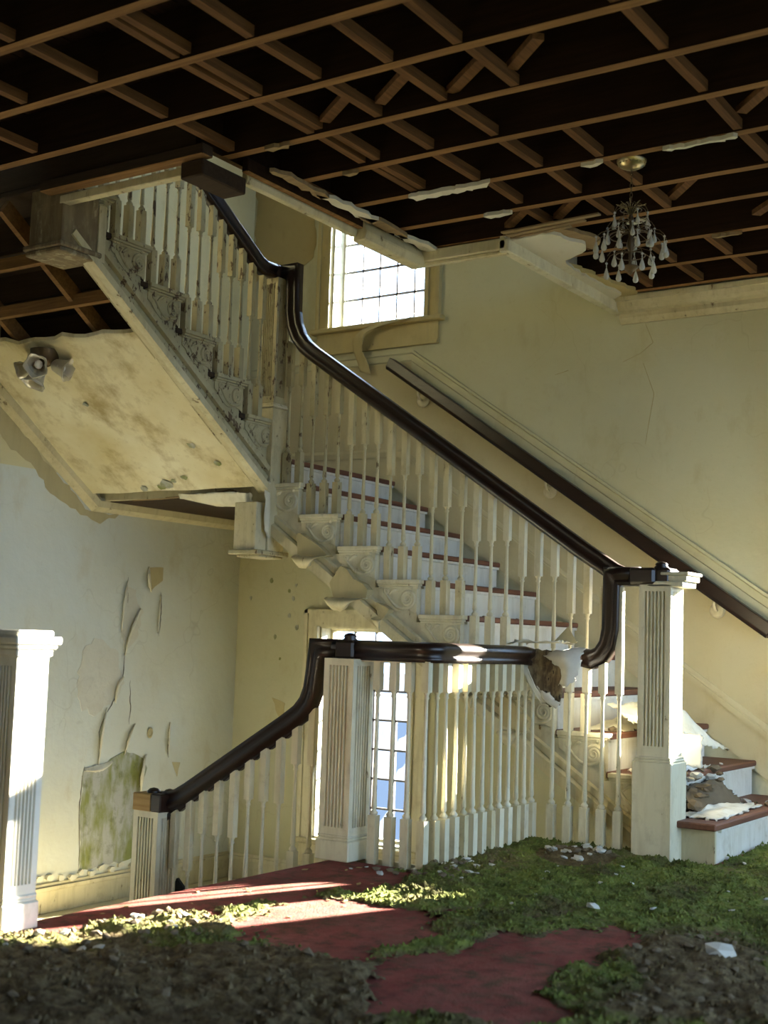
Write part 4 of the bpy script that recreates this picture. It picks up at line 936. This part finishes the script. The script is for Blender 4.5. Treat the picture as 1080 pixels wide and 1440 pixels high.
# lifted cracks on the right end of the stair wall
for k, pts in enumerate(([(2.96, 2.88), (2.91, 2.76), (2.99, 2.70), (3.10, 2.66)], [(2.97, 2.64), (2.90, 2.45), (2.93, 2.28), (2.95, 2.15)], [(3.55, 2.62), (3.50, 2.63), (3.46, 2.64)])):
    mb = MB(); mb.tube([(XW-0.0006, a, b) for a, b in pts], [0.0012, 0.002, 0.0018, 0.001][:len(pts)], 5); mb.build('crack', M['bareplaster'], wall_right)
# peeling strip hanging from the upper window sill
tw = [[(XW-0.066, 4.62, 3.085), (XW-0.072, 4.80, 3.068), (XW-0.076, 4.96, 3.045)], [(XW-0.078, 4.64, 3.075), (XW-0.085, 4.82, 3.048), (XW-0.088, 5.0, 3.01)]]
strip = [[(XW-0.066, 4.55, 3.092), (XW-0.078, 4.60, 3.078)], [(XW-0.072, 4.76, 3.074), (XW-0.086, 4.80, 3.050)], [(XW-0.078, 4.93, 3.050), (XW-0.095, 4.92, 3.010)], [(XW-0.080, 5.02, 3.000), (XW-0.100, 4.94, 2.960)], [(XW-0.062, 5.05, 2.930), (XW-0.08, 4.96, 2.900)], [(XW-0.050, 5.02, 2.840), (XW-0.062, 4.93, 2.820)], [(XW-0.044, 5.00, 2.760), (XW-0.052, 4.90, 2.735)]]
sheet('peeled_strip', strip, M['bareplaster'], None, 5, 0.004, 0.0015, 5)
tag(bpy.data.objects['peeled_strip'], 'long curl of tan paint hanging off the upper window sill', 'peeled paint')

# ================================================================= LOOSE THINGS
tornt = thing('torn_sheet', 'torn brown and white sheet draped over the broken corner of the balcony rail', 'torn sheet', (5.62, 2.75, 0.66))
sheet('brown_piece', [[(5.60, 2.93, 0.935), (5.625, 2.83, 0.93), (5.60, 2.70, 0.92)], [(5.59, 2.905, 0.85), (5.62, 2.81, 0.84), (5.595, 2.70, 0.84)], [(5.59, 2.86, 0.77), (5.61, 2.79, 0.76), (5.595, 2.705, 0.76)], [(5.60, 2.80, 0.68), (5.605, 2.765, 0.665), (5.60, 2.715, 0.68)]], M['brownsheet'], tornt, 5, 0.005, 0.003, 21)
sheet('tan_edge', [[(5.585, 2.945, 0.94), (5.585, 2.915, 0.935)], [(5.57, 2.91, 0.84), (5.58, 2.88, 0.84)], [(5.575, 2.865, 0.76), (5.58, 2.835, 0.755)], [(5.585, 2.81, 0.68), (5.59, 2.785, 0.675)]], M['paper'], tornt, 5, 0.004, 0.003, 26)
sheet('white_piece', [[(5.56, 2.79, 0.905), (5.55, 2.69, 0.935), (5.58, 2.57, 0.945)], [(5.54, 2.74, 0.875), (5.52, 2.66, 0.895), (5.56, 2.60, 0.90)], [(5.545, 2.69, 0.84), (5.525, 2.645, 0.845), (5.56, 2.60, 0.85)], [(5.56, 2.705, 0.77), (5.545, 2.665, 0.765), (5.575, 2.635, 0.79)]], M['chip'], tornt, 5, 0.007, 0.002, 22)
sheet('white_rim', [[(5.60, 2.84, 0.76), (5.585, 2.80, 0.70), (5.60, 2.755, 0.665)], [(5.585, 2.80, 0.735), (5.57, 2.765, 0.685), (5.585, 2.725, 0.665)], [(5.59, 2.765, 0.725), (5.575, 2.73, 0.70), (5.59, 2.70, 0.69)]], M['chip'], tornt, 4, 0.006, 0.002, 23)
sheet('top_piece', [[(5.52, 2.96, 0.957), (5.55, 2.86, 0.965), (5.60, 2.72, 0.972)], [(5.60, 2.95, 0.965), (5.63, 2.84, 0.960), (5.66, 2.72, 0.967)], [(5.68, 2.94, 0.955), (5.70, 2.84, 0.965), (5.72, 2.70, 0.965)]], M['paper'], tornt, 5, 0.010, 0.003, 24)
tri = MB(); tri.add([(5.66, 2.79, 0.965), (5.68, 2.67, 0.965), (5.70, 2.73, 1.045), (5.72, 2.73, 0.965)], [(0, 1, 2), (1, 3, 2), (3, 0, 2), (0, 3, 1)]); tri.build('plaster_lump', M['bareplaster'], tornt)

# debris heaped on the lower treads at the right
dbl = [
 ('curled_plaster_sheet', 'small white folded plaster piece propped on the third step', [[(5.98, 2.33, 0.40), (6.02, 2.26, 0.40), (6.08, 2.20, 0.40)], [(6.0, 2.35, 0.46), (6.03, 2.28, 0.50), (6.09, 2.20, 0.51)], [(6.06, 2.36, 0.52), (6.10, 2.30, 0.55), (6.14, 2.22, 0.54)]], 'chip', 32)]
def crumple(name, label, x0, x1, y0, y1, zf, amp, mat, seed, n=26):
    """A crumpled skin of fallen plaster: a ragged, folded sheet lying over what is under it."""
    g_ = []
    for i in range(9):
        row = []
        for j in range(9):
            u, w = i/8, j/8; x, y_ = x0+(x1-x0)*u, y0+(y1-y0)*w
            e = math.sin(math.pi*min(1, max(0, u)))*math.sin(math.pi*min(1, max(0, w)))
            x += 0.03*n3(u*3, w*3, seed); y_ += 0.03*n3(u*3, w*3, seed+7)
            row.append((x, y_, zf(x, y_)+0.006+amp*e*(0.45+abs(n3(u*4.5, w*4.5, seed+3))*1.6)+0.008*abs(n3(u*13, w*13, seed))))
        g_.append(row)
    return tag(sheet(name, g_, M[mat], None, 3, 0.010, 0.004, seed), label, 'plaster')
STEPZ = lambda x, y_: RISE*max(1, int((y_-Y0-0.0)/RUN))
crumple('plaster_skin', 'crumpled white plaster skin spread over the lowest tread', 5.86, 6.55, 2.05, 2.24, lambda x, y_: RISE, 0.035, 'riser', 41)
crumple('plaster_skin', 'crumpled white plaster skin spilling over the second tread', 5.88, 6.50, 2.30, 2.50, lambda x, y_: 2*RISE, 0.07, 'riser', 42)
crumple('plaster_skin', 'grey-brown heap of broken plaster against the second riser', 5.98, 6.6, 2.17, 2.29, lambda x, y_: RISE+0.9*max(0, (y_-2.17)), 0.05, 'chipbrown', 43)
crumple('plaster_skin', 'large curled plaster skin leaning on the stairs right of the tall newel', 5.95, 6.75, 2.30, 2.62, lambda x, y_: 0.47+0.62*(y_-2.30)-0.10*max(0, x-6.35), 0.10, 'paper', 45)
crumple('plaster_skin', 'ragged plaster skin on the third tread behind the tall newel', 5.95, 6.6, 2.57, 2.76, lambda x, y_: 3*RISE, 0.06, 'paper', 44)
for nm, lb, ct, mt, sd in dbl:
    tag(sheet(nm, ct, M[mt], None, 5, 0.008, 0.003, sd), lb, 'plaster')
def rock(seed, mat, sq_=0.6):
    rng = random.Random(seed); bm = bmesh.new(); bmesh.ops.create_icosphere(bm, subdivisions=1, radius=1)
    for v in bm.verts: v.co *= rng.uniform(.6, 1.15); v.co.z *= sq_; v.co.x *= 1.2
    me = bpy.data.meshes.new('chip'); bm.to_mesh(me); bm.free(); me.materials.append(M[mat]); return me
rocks = [rock(i, 'chip', 0.45) for i in range(5)]; brocks = [rock(i+9, 'chipbrown', 0.55) for i in range(4)]
def chip(name, label, group, me, x, y_, z, s):
    o = bpy.data.objects.new(name, me); col.objects.link(o); o.location = (x, y_, z+0.25*s); o.scale = (s, s, s); o.rotation_euler = (random.uniform(-.3, .3), random.uniform(-.3, .3), random.uniform(0, 6.3)); return tag(o, label, 'plaster chip', group)
rng = random.Random(3)
for i in range(46):
    k = rng.choice((1, 1, 2, 2, 3)); yy = Y0+k*RUN+rng.uniform(0.05, RUN-0.01)
    chip('plaster_chip', 'small crumb of fallen plaster heaped on the lowest stair treads', 'plaster crumbs on the lowest treads', rng.choice(rocks+brocks[:2]), rng.uniform(5.92, 6.75), yy, k*RISE, rng.uniform(.012, .035))
for i in range(26):
    chip('plaster_lump', 'thick lump of broken plaster and lath on the second and third steps', 'plaster lumps on the steps', rng.choice(brocks+rocks[:1]), rng.uniform(5.92, 6.5), Y0+2*RUN+rng.uniform(-.10, .05), 2*RISE-0.10+rng.uniform(-.06, .10), rng.uniform(.02, .05))
for i in range(40):
    k = rng.randint(5, 10); chip('paint_flake', 'tiny paint flake lying on a tread of the rising flight', 'paint flakes on the rising flight', rng.choice(rocks+brocks), rng.uniform(5.95, 7.05), Y0+k*RUN+rng.uniform(.03, RUN-0.02), k*RISE, rng.uniform(.006, .018))

# flat black shape put in for a dark opening by the lower newel
mb = MB(); mb.prism([(4.36, ZLOW), (4.30, ZLOW), (4.255, -0.5), (4.27, -0.35), (4.30, -0.26), (4.345, -0.22), (4.36, -0.25)], 'x', 4.80, 4.82)
tag(mb.build('black_shape', M['black'], None, 0.003), 'black shape put in for a dark opening behind the lower newel post', 'black shape')

# ================================================================= MOSS, RUBBLE, LEAVES
red1 = [(2.3, 3.5), (4.62, 3.40), (4.66, 2.95), (4.45, 2.80), (4.20, 2.78), (3.91, 2.93), (2.92, 3.20), (2.3, 3.36)]
red2 = [(3.02, 2.02), (2.78, 1.85), (3.09, 1.48), (3.44, 1.65), (3.6, 1.7), (3.94, 1.62), (4.14, 1.64), (4.15, 1.96), (4.0, 1.99), (3.56, 2.07), (3.41, 2.18)]
red3 = [(3.48, 2.85), (3.9, 2.92), (4.02, 2.66), (4.07, 2.36), (3.85, 2.35), (3.7, 2.2), (3.43, 2.29), (3.3, 2.11), (3.25, 2.35), (3.24, 2.66)]
brL = [(2.0, 3.3), (2.55, 2.98), (2.87, 2.86), (3.15, 2.6), (3.26, 2.28), (3.2, 2.04), (2.8, 1.82), (1.8, 2.2)]
brR = [(3.84, 1.62), (4.19, 1.58), (4.24, 1.31), (3.44, 0.9), (3.14, 1.42), (3.59, 1.47)]
lump = [(2.5, 3.25), (3.09, 3.18), (3.43, 3.09), (3.5, 2.89), (3.18, 2.71), (2.9, 2.86), (2.5, 3.0)]
def on_floor(x, y_): return (x < 4.66 and y_ < YE-0.03) or (x < 5.70 and y_ < YB+0.0) or (x < XW and y_ < 2.02)
def soft(poly, x, y_):
    return sum(inside(poly, x+dx, y_+dy) for dx, dy in ((0, 0), (0.07, 0.02), (-0.06, 0.05), (0.02, -0.07), (-0.03, -0.04)))/5
def moss_at(x, y_):
    """(height, tone) of the growth at a floor point; below zero means bare carpet."""
    jx = 0.12*n3(x*3.1, y_*3.1)+0.06*n3(x*9, y_*9, 3); jy = 0.12*n3(x*3.1, y_*3.1, 9)+0.06*n3(x*9, y_*9, 5)
    a, b = x+jx, y_+jy
    big_ = n3(x*2.2, y_*2.2, 1); mid = n3(x*7, y_*7, 2); fine = n3(x*24, y_*24, 4); tiny = n3(x*60, y_*60, 14)
    c = 0.55+0.35*big_+0.30*mid+0.40*fine+0.38*tiny
    tone = 0.12+0.5*max(0, n3(x*4, y_*4, 11)); lumpy = 0.0
    c -= 1.35*soft(red1, a, b)+1.25*soft(red2, a, b)+0.95*soft(red3, a, b)
    sl, sb, sr = soft(lump, a, b), soft(brL, a, b), soft(brR, a, b)
    if sl: c += 0.25*sl; lumpy += 0.014*sl*abs(n3(x*16, y_*16, 6)); tone = tone*(1-sl)+0.42*sl
    if sb: c += 0.3*sb; lumpy += 0.016*sb*abs(n3(x*8, y_*8, 6)); tone = tone*(1-sb)+0.92*sb
    if sr: c += 0.4*sr; lumpy += 0.035*sr*abs(n3(x*7, y_*7, 8)); tone = tone*(1-sr)+0.9*sr
    if 3.6 < x < 4.66 and y_ > 3.0: c -= 0.5
    if x < 4.9: tone += 0.25*max(0, (4.9-x))*max(0, n3(x*5, y_*5, 21)+0.35)
    if c < 0.4: tone += 0.55*(1-max(0, c)/0.4)
    h = 0.022*max(-0.5, min(1.0, c))+(0.010*big_+0.012*mid+0.006*fine+0.003*tiny+lumpy)*max(0, min(1, c*1.5))
    d2 = min(abs(y_-YB) if 4.7 < x < 5.75 else 9, abs(x-XB2) if 2.2 < y_ < 2.9 else 9)
    if d2 < 0.35: h += 0.022*(1-d2/0.35)*(1 if x > 5.2 else 0.5); tone += 0.45*(1-d2/0.35)*(1 if x < 5.35 else 0.4)
    dh = math.hypot(x-5.45, y_-2.55)
    if dh < 0.18: h += 0.03*(1-dh/0.18); tone = 0.8
    return h, min(1, tone)
gx0, gx1, gy0, gy1, st = 1.9, 6.6, 0.7, 3.32, 0.0165
nx, ny = int((gx1-gx0)/st), int((gy1-gy0)/st)
grid = {}; vs_m = []; tones = []
for i in range(nx+1):
    for j in range(ny+1):
        x, y_ = gx0+i*st, gy0+j*st
        if not on_floor(x, y_): continue
        if y_ < 0.45*x-0.95 and False: continue
        h, t_ = moss_at(x, y_)
        if h > -0.004: grid[i, j] = len(vs_m); vs_m.append((x, y_, h)); tones.append(t_)
fs_m = []
for (i, j), a in grid.items():
    q = (grid.get((i+1, j)), grid.get((i+1, j+1)), grid.get((i, j+1)))
    if None not in q: fs_m.append((a, q[0], q[1], q[2]))
me = bpy.data.meshes.new('moss'); me.from_pydata(vs_m, [], fs_m); me.materials.append(M['moss'])
for p in me.polygons: p.use_smooth = True
at = me.attributes.new('tone', 'FLOAT', 'POINT'); at.data.foreach_set('value', tones)
stuff(link('moss', me), 'green and brown moss spread over the red carpet', 'moss')
cv = []; cf = []; cg = {}  # coarse moss sheet added out of view to cut red bounce light
for i in range(56):
    for j in range(31):
        x, y_ = XL+0.05+i*0.19, YF+0.05+j*0.19
        if on_floor(x, y_) and (x < gx0+0.1 or y_ < gy0+0.1): cg[i, j] = len(cv); cv.append((x, y_, 0.012+0.010*n3(x*2, y_*2)))
for (i, j), a in cg.items():
    q = (cg.get((i+1, j)), cg.get((i+1, j+1)), cg.get((i, j+1)))
    if None not in q: cf.append((a, q[0], q[1], q[2]))
me = bpy.data.meshes.new('moss'); me.from_pydata(cv, [], cf); me.materials.append(M['moss'])
at = me.attributes.new('tone', 'FLOAT', 'POINT'); at.data.foreach_set('value', [0.4+0.5*n3(p_[0], p_[1]) for p_ in cv])
stuff(link('moss', me), 'unseen moss added on the floor behind the viewer to dull bounce light', 'moss')
# little moss tufts standing out of it
rng = random.Random(12); tv = []; tf = []; tt = []
for _ in range(34000):
    x, y_ = rng.uniform(2.2, 6.5), rng.uniform(0.9, 3.3)
    if not on_floor(x, y_): continue
    h, t_ = moss_at(x, y_)
    if h < 0.004 or (t_ > 0.6 and rng.random() < 0.85): continue
    s = rng.uniform(.004, .010)*(1.3 if t_ > 0.6 else 1); b = len(tv); z = h-0.002; rot = rng.uniform(0, 6.3)
    hh = s*rng.uniform(.7, 1.6)
    for k in range(4): tv.append((x+s*math.cos(rot+k*1.571), y_+s*math.sin(rot+k*1.571), z)); tt.append(t_)
    tv.append((x+rng.uniform(-s, s)*.6, y_+rng.uniform(-s, s)*.6, z+hh)); tt.append(min(1, t_+rng.uniform(-.2, .2)))
    tf += [(b, b+1, b+4), (b+1, b+2, b+4), (b+2, b+3, b+4), (b+3, b, b+4)]
me = bpy.data.meshes.new('moss_tufts'); me.from_pydata(tv, [], tf); me.materials.append(M['moss'])
at = me.attributes.new('tone', 'FLOAT', 'POINT'); at.data.foreach_set('value', tt)
stuff(link('moss_tufts', me), 'tiny tufts standing in the moss', 'moss')
# rubble along the railing foot and in the brown heaps
def scatter(n, poly, name, label, group, meshes, smin, smax, seed):
    rng = random.Random(seed); xs = [p[0] for p in poly]; ys_ = [p[1] for p in poly]; c = 0
    while c < n:
        x, y_ = rng.uniform(min(xs), max(xs)), rng.uniform(min(ys_), max(ys_))
        if not inside(poly, x, y_) or not on_floor(x, y_): continue
        h, _t = moss_at(x, y_); chip(name, label, group, rng.choice(meshes), x, y_, max(0, h), rng.uniform(smin, smax)); c += 1
scatter(46, [(4.52, 3.16), (4.50, 2.86), (4.62, 2.66), (5.0, 2.68), (5.05, 2.86), (4.80, 2.87), (4.66, 2.95), (4.62, 3.16)], 'plaster_chip', 'pale plaster crumb along the foot of the balcony railing', 'crumbs at the railing foot', rocks+brocks, .008, .022, 4)
scatter(26, [(5.30, 2.66), (5.35, 2.45), (5.55, 2.42), (5.62, 2.60), (5.5, 2.70)], 'plaster_chip', 'plaster crumb in the dark rubble heap before the broken rail corner', 'crumbs in the small rubble heap', rocks+brocks, .010, .030, 5)
scatter(44, brR, 'rubble_lump', 'brown rubble lump at the bottom right corner', 'rubble at bottom right', brocks, .006, .022, 6)
scatter(34, brL, 'rubble_lump', 'brown rubble lump in the shaded bottom left corner', 'rubble at bottom left', brocks, .010, .026, 7)
scatter(60, lump, 'rubble_lump', 'small pale lump in the sunlit moss strip at left', 'lumps in the sunlit strip', brocks+rocks[:2], .008, .022, 8)
scatter(24, [(4.1, 2.4), (5.0, 1.2), (6.2, 1.5), (5.6, 2.3), (4.9, 2.6)], 'plaster_chip', 'tiny white plaster chip lying in the green moss', 'white chips in the moss', rocks, .006, .016, 9)
o = chip('plaster_chip', 'pale plaster flake alone in the moss beside the red path', None, rocks[1], 4.41, 1.99, 0.02, 0.03)
o = chip('plaster_lump', 'large white plaster lump at the right edge of the foreground', None, rocks[2], 3.99, 1.38, 0.03, 0.055)
rng = random.Random(77)
lf = MB(); lf.add([(-0.016, 0, 0.002), (-0.006, -0.008, 0.004), (0.010, -0.006, 0.003), (0.018, 0, 0.006), (0.008, 0.008, 0.003), (-0.006, 0.007, 0.005)], [(0, 1, 2, 3, 4, 5)])
lf.add([(a, b, c-0.0012) for a, b, c in lf.v], [(5, 4, 3, 2, 1, 0)]); leaf_me = lf.mesh('leaf', M['leaf'], 0, False)
for i in range(26):
    x, y_ = rng.uniform(3.2, 4.6), rng.uniform(2.7, 3.28)
    if not on_floor(x, y_): continue
    o = bpy.data.objects.new('dry_leaf', leaf_me); col.objects.link(o); s = rng.uniform(.4, 1.1); o.scale = (s, s, s); o.location = (x, y_, max(0.0005, moss_at(x, y_)[0])); o.rotation_euler = (0, 0, rng.uniform(0, 6))
    tag(o, 'tiny dry leaf bit on the dark red carpet near the floor edge', 'leaf', 'leaf bits on the carpet')
